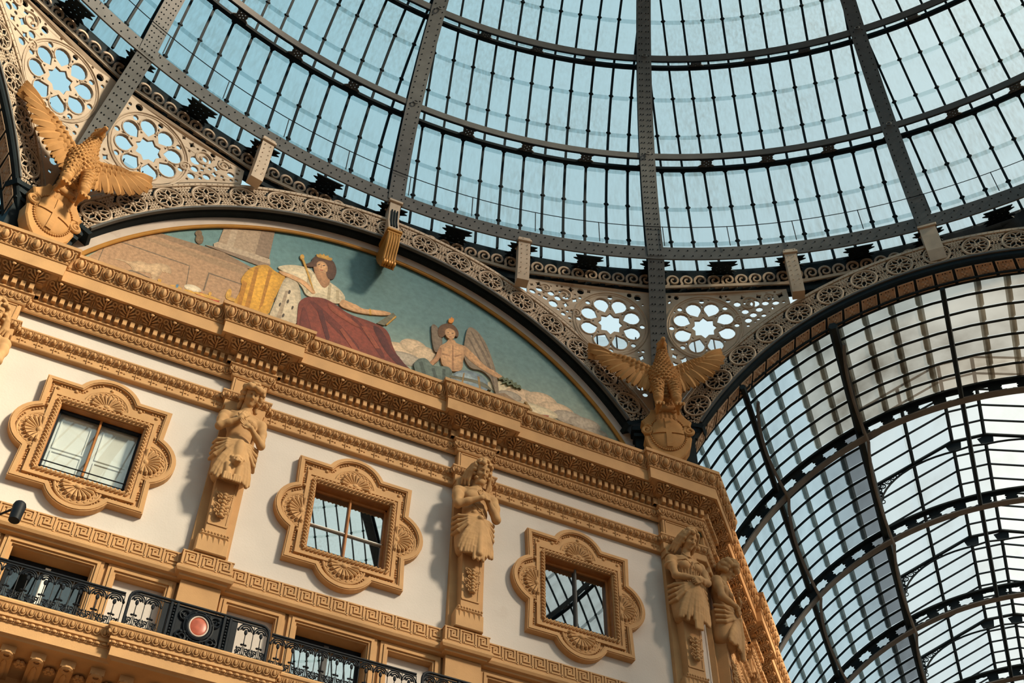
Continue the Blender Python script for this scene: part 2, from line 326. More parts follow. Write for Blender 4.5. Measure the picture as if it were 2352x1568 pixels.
# rooms behind the windows and doors
for i, c in enumerate(BAYS):
    r = MB(); r.box((c - 1.2, 0.56, -1.4), (c + 1.2, 0.60, -0.83)).box((c - 1.2, 2.2, -1.4), (c + 1.2, 2.25, 1.6)).box((c - 1.25, 0.56, -1.4), (c - 1.2, 2.2, 1.6)).box((c + 1.2, 0.56, -1.4), (c + 1.25, 2.2, 1.6)).box((c - 1.2, 0.56, 1.6), (c + 1.2, 2.2, 1.65)).box((c - 1.2, 0.56, -1.45), (c + 1.2, 2.2, -1.4))
    r.box((c - 1.2, 1.8, -5.6), (c + 1.2, 1.85, -2.15)).box((c - 1.25, 0.5, -5.6), (c - 1.2, 1.8, -2.15)).box((c + 1.2, 0.5, -5.6), (c + 1.25, 1.8, -2.15)).box((c - 1.2, 0.5, -2.15), (c + 1.2, 1.8, -2.1))
    struct(make('wall_interior', r, 'grey_iron'))
# the rest of the octagon (behind and beside the viewer): plain walls, pavement
t67 = 7.2
for k, nm in ((3, 'wall_east'), (4, 'wall_southeast'), (5, 'wall_south'), (6, 'wall_southwest'), (7, 'wall_west')):
    ang = 90 - 45 * k + 45          # face direction
    wm = MB()
    if k in (3, 5, 7):
        wm.box((-t67, 0.1, -16.69), (t67, 0.6, 3.8)); wm.prism([tuple(q) for q in arc(0, 1.3, 7.9, 18, 162, 30)], 0.1, 0.6)
    else:
        wm.box((-t67, 0.2, 3.9), (-6.7, 0.6, 9.4)).box((6.7, 0.2, 3.9), (t67, 0.6, 9.4))
    struct(make(nm, wm, 'ochre' if k != 5 else 'plaster', deg=ang - 90))
f = MB(); f.add([(x, y - A, -16.70) for x, y in [(-40, -40), (40, -40), (40, 40), (-40, 40)]], [(0, 1, 2, 3)]); f.add([(x, y - A, -17.0) for x, y in [(-40, -40), (40, -40), (40, 40), (-40, 40)]], [(3, 2, 1, 0)])
struct(make('floor', f, 'pavement'))
# ================================================================ plan paths of the mouldings
class Path:
    def __init__(s, P, m=None): s.P = np.asarray(P, float); s.m = miters(s.P) if m is None else m
    def sub(s, a, b): return Path(s.P[a:b], s.m[a:b])
    def sweep(s, prof, mb=None):
        mb = mb or MB(); G = np.zeros((len(s.P), len(prof), 3))
        for j, (d, z) in enumerate(prof): G[:, j, :2] = s.P + s.m * d; G[:, j, 2] = z
        return mb.grid(G)
    def st(s, d, sp, only=None):
        Q = s.P + s.m * d; out = []
        for i in range(len(Q) - 1):
            v = Q[i + 1] - Q[i]; L = np.linalg.norm(v)
            if L < sp * 0.7 or (only and not only(s.P[i], s.P[i + 1])): continue
            k = max(1, round(L / sp))
            for j in range(k):
                c = Q[i] + v * (j + 0.5) / k; out.append((c[0], c[1], math.atan2(v[1], v[0]), L / k / sp))
        return out
    def row(s, d, z, sp, proto, mb=None, only=None):
        mb = mb or MB()
        for x, y, a, sc in s.st(d, sp, only):
            m = tmat(x, y, z, 0, a); m[:3, 0] *= sc; mb.inst(proto, [m])
        return mb
def full_path(step, hw=PW):
    h = []      # right half: from the middle out to the corner and along the arm
    h += [(2.3 - hw, 0), (2.3 - hw, -step), (2.3 + hw, -step), (2.3 + hw, 0), (6.9 - hw, 0), (6.9 - hw, -step), (CX + 0.4142 * step, -step)]
    a = []
    for k, b in enumerate(ARM_B):
        q = [(b + hw, step), (b + hw, 0)] if k == 0 else [(b - hw, 0), (b - hw, step), (b + hw, step), (b + hw, 0)]
        a += [(CX + bb * C45 + st * C45, bb * C45 - st * C45) for bb, st in q]
    b = 14.0; a.append((CX + b * C45, b * C45))
    left = [(-x, y) for x, y in h[::-1]]; la = [(-x, y) for x, y in a[:2]] + [(-CX - 2.5 * C45, 2.5 * C45)]
    P = la[::-1] + left + h + a; i0 = len(la); i1 = len(la) + len(left) + len(h)
    return Path(P), i0, i1
def facade_arm(step, hw=PW):
    p, i0, i1 = full_path(step, hw); return p.sub(i0, i1), p.sub(i1 - 1, len(p.P)), p.sub(0, i0 + 1)
def tilt(mb, deg):      # lean a proto forward (top towards the viewer)
    a = math.radians(deg); o = MB(); V = mb.verts(); c, s = math.cos(a), math.sin(a)
    y, z = V[:, 1].copy(), V[:, 2].copy(); V[:, 1] = c * y - s * z; V[:, 2] = s * y + c * z; return o.add(V, mb.F)
def egg_proto(w, h, n=8):
    b = MB(); b.ball((0, -0.02 * w / .26, -0.01), (0.24 * w, 0.28 * w, 0.40 * h), n, 6)
    b.torus((0, -0.01, 0.01), 1, 0.055 * w, 1, math.radians(-235), math.radians(55), 12, 5, 0.36 * w, 0.52 * h)
    b.ball((w / 2, -0.015, -0.02), (0.045 * w, 0.12 * w, 0.40 * h), 5, 4); b.ball((w / 2, -0.02, 0.3 * h), (0.10 * w, 0.1 * w, 0.09 * h), 5, 4); return b
def leaf_proto(w, h):
    b = MB(); b.ball((0, -0.03, 0), (0.06 * w, 0.05, 0.52 * h), 6, 5)
    for s in (-1, 1):
        for k, (x, z, r, l) in enumerate([(0.12, 0.30, 0.5, 0.24), (0.19, 0.08, 0.9, 0.26), (0.22, -0.16, 1.2, 0.24), (0.16, -0.36, 1.5, 0.2)]):
            c, q = math.cos(s * r), math.sin(s * r); R = np.array([[c, 0, q], [0, 1, 0], [-q, 0, c]])
            b.ball((s * x * w, -0.03, z * h), (0.055 * w, 0.045, l * h * 1.3), 6, 4, R)
        b.torus((s * 0.36 * w, -0.03, 0.28 * h), 0.09 * w, 0.035 * w, 1, 0, 2 * pi, 8, 5); b.ball((s * 0.46 * w, -0.02, -0.2 * h), (0.03 * w, 0.03, 0.3 * h), 5, 4)
    b.ball((0, -0.06, 0.48 * h), (0.10 * w, 0.05, 0.10 * h), 6, 4); return b
def small_leaf(w, h):
    b = MB(); b.ball((0, -0.012, 0), (0.26 * w, 0.03, 0.36 * h), 6, 4); b.torus((0, -0.01, 0), 1, 0.09 * w, 1, math.radians(-220), math.radians(40), 8, 4, 0.40 * w, 0.48 * h); b.ball((w / 2, -0.01, -0.1 * h), (0.07 * w, 0.025, 0.3 * h), 5, 4); return b
def bead(w, r):
    b = MB(); b.ball((0, 0, 0), (0.42 * w, r, r), 6, 4); b.ball((w / 2, 0, 0), (0.06 * w, r * .7, r * .9), 5, 4); return b
def trefoil():
    b = MB(); b.ball((0, -0.008, 0.055), (0.016, 0.02, 0.04), 6, 4).ball((0, -0.008, -0.06), (0.014, 0.02, 0.03), 6, 4).ball((-0.05, -0.008, 0.0), (0.035, 0.018, 0.014), 6, 4).ball((0.05, -0.008, 0.0), (0.035, 0.018, 0.014), 6, 4).ball((0, -0.012, 0), (0.016, 0.02, 0.05), 6, 4).ball((0.12, -0.008, -0.01), (0.022, 0.02, 0.022), 6, 4); return b
# ================================================================ main cornice
CORN = [(0.0, 2.52), (0.03, 2.53), (0.05, 2.56), (0.055, 2.59), (0.10, 2.74), (0.13, 2.76), (0.13, 2.79), (0.10, 2.80), (0.10, 3.00), (0.19, 3.01), (0.195, 3.03), (0.22, 3.07), (0.29, 3.12), (0.39, 3.155), (0.405, 3.165), (0.41, 3.14), (0.465, 3.14), (0.465, 3.43), (0.485, 3.44), (0.485, 3.455), (0.47, 3.46), (0.47, 3.50), (0.49, 3.51), (0.50, 3.56), (0.53, 3.66), (0.575, 3.755), (0.60, 3.76), (0.61, 3.83), (0.40, 3.86), (-0.3, 3.87)]
dent = MB(); dent.bbox((-0.042, -0.105, -0.07), (0.042, 0.02, 0.08), 0.008)
egg_big = tilt(egg_proto(0.265, 0.25), 16); lf = tilt(leaf_proto(0.45, 0.25), 62); sl_ = tilt(small_leaf(0.13, 0.16), 18); bd = bead(0.085, 0.02)
def cornice(P, label, base):
    t = thing('cornice', label, 'cornice', base)
    make('cornice_moulding', P.sweep(CORN), 'ochre', t)
    make('egg_and_dart', P.row(0.535, 3.635, 0.265, egg_big), 'ochre', t, smooth=True)
    make('bead_string', P.row(0.475, 3.48, 0.085, bd), 'ochre', t, smooth=True)
    make('acanthus_band', P.row(0.275, 3.095, 0.45, lf), 'ochre', t, smooth=True)
    make('dentil_row', P.row(0.10, 2.895, 0.146, dent), 'ochre', t)
    make('leaf_and_dart', P.row(0.085, 2.67, 0.13, sl_), 'ochre', t, smooth=True)
    return t
FP, AP, LP = facade_arm(0.12)
cornice(FP, 'carved ochre cornice running under the mosaic lunette, above the three small windows', (0, 0, 2.52))
cornice(AP, 'carved ochre cornice receding into the glass vaulted arm at lower right', (*armpt(20), 2.52))
cornice(LP, 'short ochre cornice return beyond the left corner of the facade', (-8.2, 0.8, 2.52))
# ================================================================ string course with small eggs
STR = [(-0.06, 1.69), (0.03, 1.695), (0.04, 1.71), (0.04, 1.865), (0.06, 1.875), (0.06, 1.89), (0.07, 1.90), (0.10, 1.99), (0.12, 2.01), (0.12, 2.04), (-0.06, 2.06)]
egg_s = tilt(egg_proto(0.146, 0.125), 12); tf = MB(); tf.inst(trefoil(), [tmat(0, 0, 0, 0, 0, 0.78)])
bayseg = lambda a, b: np.linalg.norm(np.asarray(b) - np.asarray(a)) > 2.0
def parts_row(name, stations_, z, proto, m, t):     # one linked child per station
    first = None
    for x, y, a, sc in stations_:
        if first is None:
            q = MB(); q.inst(proto, [np.eye(4)]); first = make(name, q, m, None, smooth=True, raw=True); first.location = (0, 0, 0); o = first
            me = first.data; V = np.concatenate(q.V); me.vertices.foreach_set('co', V.ravel()); me.update()
        else: o = first.copy(); COL.objects.link(o)
        o.parent = t; w = world_of([(x, y, z)])[0]; o.location = w - np.array(t.location); o.rotation_euler = (0, 0, a)
def string_course(P, label, base):
    t = thing('string_course', label, 'moulding', base)
    make('moulding_profile', P.sweep(STR), 'ochre', t); make('egg_row', P.row(0.085, 1.95, 0.146, egg_s), 'ochre', t, smooth=True)
    parts_row('trefoil', P.st(0.04, 0.285, bayseg), 1.79, tf, 'ochre', t); return t
FS, AS, LS = facade_arm(0.13, 0.35)
string_course(FS, 'thin ochre string course with small eggs and trefoils above the quatrefoil windows', (0, 0, 1.69))
string_course(AS, 'thin ochre string course on the receding arm wall at lower right', (*armpt(20), 1.69))
# ================================================================ greek key course
KEY = [(-0.06, -1.69), (0.04, -1.70), (0.06, -1.72), (0.06, -2.02), (0.085, -2.03), (0.115, -2.07), (0.115, -2.11), (0.09, -2.155), (0.04, -2.17), (0.03, -2.20), (-0.06, -2.21)]
def key_proto():
    b = MB(); w, h = 0.28, 0.25
    u = lambda L: [((x - 0.5) * w, (z - 0.5) * h) for x, z in L]
    for L in ([(0.04, -0.08), (0.04, 1.0), (0.84, 1.0), (0.84, 0.33), (0.46, 0.33), (0.46, 0.66), (0.64, 0.66)], [(0.25, 0.0), (0.25, 0.80), (0.66, 0.80)], [(0.25, 0.06), (1.04, 0.06)]):
        b.merge(ribbon2d(u(L), 0.026, -0.02, 0.0))
    return b
kp = key_proto()
def key_course(P, label, base):
    t = thing('greek_key_course', label, 'moulding', base)
    make('band_profile', P.sweep(KEY), 'ochre', t); make('meander_relief', P.row(0.06, -1.865, 0.28, kp), 'ochre', t)
    e = MB(); P.sweep([(0.055, -1.735), (0.072, -1.735), (0.072, -1.72), (0.055, -1.715)], e); P.sweep([(0.055, -2.015), (0.072, -2.015), (0.072, -2.0), (0.055, -1.995)], e); make('fillet', e, 'ochre', t); return t
FK, AK, LK = facade_arm(0.13, 0.36)
key_course(FK, 'ochre greek key course running below the quatrefoil windows', (0, 0, -2.2))
key_course(AK, 'ochre greek key course on the receding arm wall at lower right', (*armpt(20), -2.2))
# ================================================================ pilasters with tapering herm shafts
def garland():
    b = MB(); r = random.Random(3)
    for z, wd in ((-0.50, 0.13), (-0.57, 0.10), (-0.66, 0.07), (-0.74, 0.13), (-0.81, 0.07), (-0.88, 0.11), (-0.95, 0.06)):
        b.ball((0, -0.335, z), (0.045, 0.05, 0.04), 8, 5)
        for s in (-1, 1):
            c, q = math.cos(s * 0.7), math.sin(s * 0.7); b.ball((s * wd * 0.55, -0.325, z - 0.01), (wd * 0.5, 0.035, 0.025), 7, 5, np.array([[c, 0, -q], [0, 1, 0], [q, 0, c]]))
            b.torus((s * wd * 0.95, -0.325, z + 0.015), 0.022, 0.012, 1, 0, 2 * pi, 8, 5)
    return b
def pilaster(label):
    t = thing('pilaster', label, 'pilaster', (2.3, 0, -1.7), group='herm pilasters of the facade')
    x = 2.3
    s = MB(); s.box((x - PW, -0.05, -1.70), (x + PW, 0.06, 2.53)); make('shaft', s, 'ochre', t)
    c = MB(); c.bbox((x - PW, -0.13, 2.05), (x + PW, 0.0, 2.53), 0.01); c.bbox((x - 0.30, -0.15, 2.05), (x + 0.30, -0.10, 2.10), 0.01)
    for a in ((x - 0.28, x - 0.26), (x + 0.26, x + 0.28)): c.box((a[0], -0.145, 2.12), (a[1], -0.12, 2.50))
    c.box((x - 0.28, -0.145, 2.48), (x + 0.28, -0.12, 2.50)); make('capital_panel', c, 'ochre', t); c = MB(); c.bbox((x - 0.36, -0.20, 1.55), (x + 0.36, 0.0, 1.70), 0.015); c.bbox((x - 0.30, -0.15, 1.40), (x + 0.30, 0.0, 1.56), 0.015); make('abacus', c, 'ochre', t)
    h = MB(); V = []
    for z, hw, d in ((-1.28, 0.175, 0.24), (0.1, 0.205, 0.28)):
        V += [(x - hw, -d, z), (x + hw, -d, z), (x + hw, 0, z), (x - hw, 0, z)]
    h.add(V, [(0, 1, 5, 4), (1, 2, 6, 5), (2, 3, 7, 6), (3, 0, 4, 7), (4, 5, 6, 7), (3, 2, 1, 0)])
    for sx in (-1, 1):
        h.add([(x + sx * (0.175 + 0.02 * k), -0.245 - 0.025 * k - 0.012 * j, zz) for k, zz in ((0, -1.1), (1, -0.1)) for j in (0, 1)] + [(x + sx * (0.135 + 0.02 * k), -0.245 - 0.025 * k - 0.012 * j, zz) for k, zz in ((0, -1.1), (1, -0.1)) for j in (0, 1)], [(0, 1, 3, 2), (4, 6, 7, 5), (1, 5, 7, 3), (0, 2, 6, 4), (0, 4, 5, 1), (2, 3, 7, 6)])
    h.box((x - 0.165, -0.262, -1.12), (x + 0.165, -0.245, -1.09)); hs = make('herm_shaft', h, 'ochre', t)
    b = MB(); b.bbox((x - 0.27, -0.25, -1.70), (x + 0.27, 0.0, -1.36), 0.015); b.bbox((x - 0.24, -0.27, -1.36), (x + 0.24, 0.0, -1.28), 0.02)
    for k in range(9): b.ball((x - 0.22 + 0.055 * k, -0.27, -1.30), 0.024, 6, 4)
    for k in range(5):
        xx = x - 0.19 + 0.095 * k; b.add([(xx - 0.04, -0.25, -1.37), (xx + 0.04, -0.25, -1.37), (xx, -0.275, -1.38), (xx, -0.25, -1.50)], [(0, 2, 3), (1, 3, 2), (0, 1, 2)])
    make('herm_base', b, 'ochre', t)
    g = MB(); g.merge(garland(), lambda V: V + [x, 0, 0]); make('garland', g, 'statue_stone', hs, smooth=True)
    p = MB(); p.box((x - 0.33, -0.06, -16.69), (x + 0.33, 0.12, -2.19)); make('pier', p, 'ochre', t); return t
def shift(dx): return Matrix.Translation((dx, 0, 0))
CW = Vector((CX, A, 0))
def arm_m(b, x0):       # carries a piece built at facade x0 to distance b along the arm's side wall
    return Matrix.Translation(CW) @ Matrix.Rotation(math.radians(45), 4, 'Z') @ Matrix.Translation((b - x0, -A, 0)) 
pil = pilaster('ochre herm pilaster below the bearded statue, third from the left')
dup(pil, shift(-4.6), 'ochre herm pilaster below the bare-breasted woman statue, second from the left')
dup(pil, shift(-9.2), 'ochre herm pilaster at the far left edge, mostly out of the photo')
dup(pil, shift(4.6), 'ochre herm pilaster below the robed woman statue at the right corner')
dup(pil, arm_m(ARM_B[0], 2.3), 'ochre herm pilaster round the right corner, below the curly-haired statue')
dup(pil, arm_m(ARM_B[1], 2.3), 'ochre herm pilaster further along the receding arm wall')
# ================================================================ quatrefoil window surrounds
def quatre(n=14):
    hw, hh, r, ch = 1.10, 1.18, 0.58, 0.52; P = []
    a = math.degrees(math.asin(ch / r))
    P += [(hw, hh)]; P += [tuple(q) for q in arc(0, 1.50 - r, r, 90 - a, 90 + a, n)]
    P += [(-hw, hh)]; P += [tuple(q) for q in arc(-(1.40 - r), 0, r, 180 - a, 180 + a, n)]
    P += [(-hw, -hh)]; P += [tuple(q) for q in arc(0, -(1.50 - r), r, 270 - a, 270 + a, n)]
    P += [(hw, -hh)]; P += [tuple(q) for q in arc(1.40 - r, 0, r, -a, a, n)]
    return P
Q0 = np.array(quatre())
OPEN = np.array(rect(-0.72, 0.72, -0.83, 0.67)); OUT2 = np.array(rect(-0.865, 0.865, -0.975, 0.815))
def layer(mb, outer, hole, y0, y1, bevel=0.0):
    mb.merge(plate(outer, [hole], y1 - y0, bevel), lambda V: V + [0, (y0 + y1) / 2, 0])
def resample(P, sp, closed=True):
    P = np.asarray(P, float); P = np.vstack([P, P[:1]]) if closed else P; d = np.r_[0, np.cumsum(np.linalg.norm(np.diff(P, axis=0), axis=1))]; n = int(d[-1] / sp); t = (np.arange(n) + 0.5) * d[-1] / n
    q = np.c_[np.interp(t, d, P[:, 0]), np.interp(t, d, P[:, 1])]; q2 = np.c_[np.interp((t + 0.01) % d[-1], d, P[:, 0]), np.interp((t + 0.01) % d[-1], d, P[:, 1])]; return q, np.arctan2(q2[:, 1] - q[:, 1], q2[:, 0] - q[:, 0])
def surround(label):
    t = thing('window_surround', label, 'window frame', (0, 0, -1.5), group='quatrefoil window surrounds')
    b = MB(); layer(b, Q0, offset_poly(Q0, -0.10), -0.075, 0.06, 0.0); layer(b, offset_poly(Q0, -0.02), offset_poly(Q0, -0.08), -0.09, -0.07); layer(b, offset_poly(Q0, -0.07), OPEN, -0.02, 0.06); layer(b, offset_poly(Q0, -0.175), OUT2, -0.05, 0.0)
    layer(b, OUT2, OPEN, -0.06, 0.06); layer(b, offset_poly(OUT2, 0.045), offset_poly(OUT2, -0.02), -0.08, 0.0); make('quatrefoil_frame', b, 'ochre', t)
    q, a = resample(offset_poly(Q0, -0.135), 0.052); b = MB(); pr = MB(); pr.ball((0, 0, 0), (0.022, 0.024, 0.018), 6, 4)
    b.inst(pr, [tmat(x, -0.028, z, an) for k, ((x, z), an) in enumerate(zip(q, a)) if k % 6 < 4]); make('bead_border', b, 'ochre', t, smooth=True)
    q, a = resample(offset_poly(OPEN, 0.055), 0.075); b = MB(); pr = MB(); pr.ball((0, 0, 0), (0.062, 0.045, 0.026), 7, 5)
    b.inst(pr, [tmat(x, -0.075, z, an + 0.75) for (x, z), an in zip(q, a)])
    pr2 = MB(); pr2.ball((0, 0, 0), (0.02, 0.02, 0.02), 5, 4); b.inst(pr2, [tmat(x, -0.10, z, an) for (x, z), an in zip(q + 0.02, a)]); make('rope_border', b, 'ochre', t, smooth=True)
    b = MB()
    for x, z in [(0.86, 0.96), (-0.86, 0.96), (0.86, -0.98), (-0.86, -0.98), (0, 1.27), (0, -1.27), (1.17, 0), (-1.17, 0)] + [(sx * 0.56, sz * 1.0) for sx in (-1, 1) for sz in (-1, 1)] + [(sx * 0.92, sz * 0.52) for sx in (-1, 1) for sz in (-1, 1)]:
        b.ball((x, -0.052, z), (0.036, 0.03, 0.036), 8, 5)
    make('studs', b, 'ochre', t, smooth=True)
    for cx, cz, rot in ((0, 0.83, 0), (0, -0.99, 180), (-0.88, -0.08, 90), (0.88, -0.08, -90)):
        sh = MB(); R = 0.30; fl = MB()
        fl.tube([(0.06, -0.055, 0), (0.16, -0.085, 0), (0.25, -0.09, 0), (0.285, -0.07, 0)], [0.008, 0.018, 0.034, 0.022], 6)
        for k in range(11): sh.inst(fl, [tmat(0, 0, 0, math.radians(k * 18))])
        for k in range(11): an = math.radians(k * 18); sh.torus((R * math.cos(an), -0.055, R * math.sin(an)), 0.045, 0.014, 1, an - 1.5, an + 1.5, 7, 5)
        sh.torus((0, -0.05, 0), 0.375, 0.022, 1, 0, pi, 24, 6); sh.ball((0, -0.06, 0.02), (0.07, 0.04, 0.05), 8, 5)
        sh.prism([tuple(p) for p in arc(0, 0, 0.36, 0, 180, 20)], -0.055, -0.03)
        m = tmat(cx, 0, cz, math.radians(rot)); s2 = MB(); s2.inst(sh, [m]); make('scallop_shell', s2, 'ochre', t, smooth=True)
    return t
su = surround('carved ochre quatrefoil window surround with scallop shells, middle of the three')
dup(su, shift(-4.6), 'carved ochre quatrefoil window surround with scallop shells, nearest the left edge')
dup(su, shift(4.6), 'carved ochre quatrefoil window surround with scallop shells, nearest the right corner')
dup(su, arm_m(2.75, 0), 'quatrefoil window surround on the receding arm wall, seen edge-on')
# ================================================================ the small windows
def window(i, c, muntin, shutters, glassm, frame_m, arm=None):
    t = bpy.data.objects.new('window_%d' % i, None); COL.objects.link(t); t.location = world_of([(c, 0.06, -0.83)])[0]; t['kind'] = 'structure'
    rv = MB(); x0, x1, z0, z1 = c - 0.72, c + 0.72, -0.83, 0.67
    rv.box((x0 - 0.01, -0.02, z1 - 0.015), (x1 + 0.01, 0.18, z1 + 0.02)).box((x0 - 0.02, -0.02, z0), (x0 + 0.012, 0.18, z1)).box((x1 - 0.012, -0.02, z0), (x1 + 0.02, 0.18, z1)).box((x0, -0.02, z0 - 0.02), (x1, 0.18, z0 + 0.015)); make('window_reveal', rv, 'wood', t)
    fr = MB()
    for a in ((x0, 0.10, z1 - 0.06, x1, 0.16, z1), (x0, 0.10, z0, x1, 0.16, z0 + 0.05), (x0, 0.10, z0, x0 + 0.05, 0.16, z1), (x1 - 0.05, 0.10, z0, x1, 0.16, z1)): fr.bbox((a[0], a[1], a[2]), (a[3], a[4], a[5]), 0.01)
    wf = make('window_frame', fr, 'wood' if not shutters else 'rail_iron', t)
    mu = MB(); mu.bbox((c - 0.022, 0.08, z0), (c + 0.022, 0.16, z1), 0.012); make('mullion', mu, frame_m, wf)
    if muntin:
        mu = MB(); mu.bbox((x0, 0.10, z0 + 0.66), (x1, 0.14, z0 + 0.685), 0.006); make('muntin', mu, 'sash_white', wf)
    gpane = MB(); gpane.box((x0, 0.145, z0), (x1, 0.15, z1)); make('pane', gpane, glassm, wf)
    bars = MB()
    for zz in ((z0 + 0.10, z0 + 0.22) if shutters else (z0 + 0.07,)): bars.tube([(x0, 0.02, zz), (x1, 0.02, zz)], 0.011, 6)
    make('safety_bar', bars, 'rail_iron', t)
    if shutters:
        for s in (-1, 1):
            sh = MB(); a, b = (c + 0.03, x1 - 0.03) if s > 0 else (x0 + 0.03, c - 0.03); sh.box((a, 0.22, z0), (b, 0.25, z1))
            for za, zb in ((z0 + 0.08, z0 + 0.62), (z0 + 0.70, z1 - 0.08)):
                for r in (ribbon2d(rect(a + 0.08, b - 0.08, za, zb), 0.025, 0.20, 0.23, True),): sh.merge(r)
            make('shutter', sh, 'sash_white', t)
    return t
window(1, -4.6, False, True, 'clear_window_glass', 'wood'); window(2, 0.0, True, False, 'window_glass', 'wood'); w3 = window(3, 4.6, False, False, 'window_glass', 'grey_iron')
w4 = dup(w3, arm_m(2.75, 4.6), ''); w4.name = 'window_4'; del w4['label']
# ================================================================ storey below: door frames, panel frames, balcony
def frame_open(c, hw, zt, wd, label, name, cat):
    t = thing(name, label, cat, (c, 0.1, -5.4)); b = MB()
    for k, (o, y) in enumerate(((0.0, 0.06), (0.035, 0.03), (0.09, 0.05))):
        h = hw + o; P = [(c - h, -5.4), (c - h, zt + o), (c + h, zt + o), (c + h, -5.4)]; b.merge(ribbon2d(P, 0.05, y, 0.12))
    make('frame_moulding', b, 'ochre', t); return t
DOORS = ('at lower left, behind the nearer railing', 'at bottom centre, behind the further railing', 'at bottom right, below the right window')
for i, c in enumerate(BAYS):
    t = frame_open(c, 0.66, -2.30, 0.1, 'ochre frame of the balcony door ' + DOORS[i], 'door_surround', 'door frame')
    for s, nm in ((-1, 'left'), (1, 'right')): frame_open(c + s * 1.385, 0.43, -2.33, 0.08, 'ochre frame of the panel %s of the door %s' % (nm, DOORS[i]), 'panel_surround', 'panel frame')
    d = bpy.data.objects.new('door_%d' % (i + 1), None); COL.objects.link(d); d.location = world_of([(c, 0.3, -5.4)])[0]; d['kind'] = 'structure'
    f = MB(); f.bbox((c - 0.61, 0.34, -2.46), (c + 0.61, 0.40, -2.35)).bbox((c - 0.61, 0.34, -5.4), (c - 0.54, 0.40, -2.4)).bbox((c + 0.54, 0.34, -5.4), (c + 0.61, 0.40, -2.4)); df = make('door_frame', f, 'rail_iron', d)
    f = MB(); f.bbox((c - 0.045, 0.33, -5.4), (c + 0.045, 0.40, -2.4)); make('meeting_stile', f, 'sash_white' if i == 0 else 'grey_iron', df)
    f = MB(); f.box((c - 0.61, 0.375, -5.4), (c + 0.61, 0.38, -2.35)); make('pane', f, 'window_glass' if i else 'clear_window_glass', df)
# slab
SLAB = [(0.0, -4.09), (1.10, -4.10), (1.12, -4.14), (1.115, -4.17), (1.10, -4.18), (1.05, -4.27), (1.04, -4.30), (1.05, -4.31), (1.05, -4.35), (1.02, -4.36), (1.02, -4.42), (1.00, -4.43), (1.00, -4.58), (0.96, -4.60), (0.94, -4.62), (0.15, -4.66), (0.0, -4.68)]
SH = 1.24 - 1.12
def slab_path():
    P = [(-9.6, 0)]
    for c in PIL[:3]: P += [(c - 0.16, 0), (c - 0.16, -0.12), (c + 0.16, -0.12), (c + 0.16, 0)] if c > -6 else []
    P += [(6.9, 0)]; return Path(P)
SP = slab_path()
t = thing('balcony', 'ochre balcony slab with carved edge at the bottom left', 'balcony', (-2.3, -0.5, -4.7))
make('slab', SP.sweep(SLAB), 'ochre', t); make('leaf_band', SP.row(1.07, -4.225, 0.115, tilt(small_leaf(0.115, 0.12), 20)), 'ochre', t, smooth=True); make('bead_band', SP.row(1.035, -4.39, 0.10, bead(0.10, 0.022)), 'ochre', t, smooth=True)
u = MB()        # carved soffit: brackets and rosettes
for k in range(26):
    x = -7.2 + 0.41 * k
    if x > 3: break
    u.box((x - 0.10, -0.80, -4.73), (x + 0.10, 0.1, -4.62)); u.torus((x, -0.74, -4.74), 0.07, 0.03, 2, 0, 2 * pi, 10, 5); u.ball((x, -0.35, -4.73), (0.05, 0.3, 0.04), 8, 5)
    for a in range(6): u.ball((x + 0.205 + 0.055 * math.cos(a * pi / 3), -0.5 + 0.055 * math.sin(a * pi / 3), -4.68), (0.04, 0.04, 0.03), 6, 4)
    u.ball((x + 0.205, -0.5, -4.69), 0.03, 6, 4)
u.box((-9.6, -0.10, -5.9), (6.9, 0.1, -4.62)); u.box((-9.6, -0.25, -5.0), (6.9, 0.1, -4.9)); make('carved_soffit', u, 'ochre', t)
# railings
def scroll(cx, cz, r, turns, a0, sgn, n=26):
    t = np.linspace(0, 1, n); rr = r * (1 - 0.82 * t); an = a0 + sgn * 2 * pi * turns * t; return np.c_[cx + rr * np.cos(an), np.zeros(n), cz + rr * np.sin(an)]
def rail_unit():
    b = MB(); b.tube([(0, 0, 0.02), (0, 0, 0.50)], 0.008, 5)
    b.tube([(0.1225, 0, 0.02), (0.1225, 0, 0.66)], 0.007, 5)
    for r in (0.115, 0.085, 0.05): b.torus((0, 0, 0.53), r, 0.012, 1, 0, pi, 10, 5)
    b.ball((0, -0.005, 0.50), (0.028, 0.022, 0.05), 6, 5)
    for s in (-1, 1):
        b.ball((s * 0.045, -0.005, 0.55), (0.03, 0.018, 0.022), 6, 4); b.ball((s * 0.1225, 0, 0.53), (0.022, 0.02, 0.03), 6, 4)
        b.tube(scroll(s * 0.06, 0.075, 0.060, 1.3, pi / 2, -s, 18), 0.013, 5); b.tube(scroll(s * 0.052, 0.19, 0.046, 1.3, -pi / 2, s, 16), 0.012, 5); b.tube(scroll(s * 0.10, 0.155, 0.026, 1.1, 0, s, 10), 0.009, 4); b.ball((s * 0.10, -0.006, 0.21), (0.014, 0.016, 0.026), 5, 4); b.ball((s * 0.055, -0.01, 0.075), (0.018, 0.016, 0.018), 5, 4); b.tube([(s * 0.01, 0, 0.02), (s * 0.03, 0, 0.13), (s * 0.02, 0, 0.24)], 0.008, 5)
        b.ball((s * 0.03, -0.006, 0.275), (0.025, 0.02, 0.016), 6, 4)
    b.ball((0, -0.008, 0.29), (0.014, 0.02, 0.03), 6, 4).ball((0, -0.008, 0.10), (0.018, 0.02, 0.03), 6, 4); return b
RU = rail_unit(); RZ = -4.06
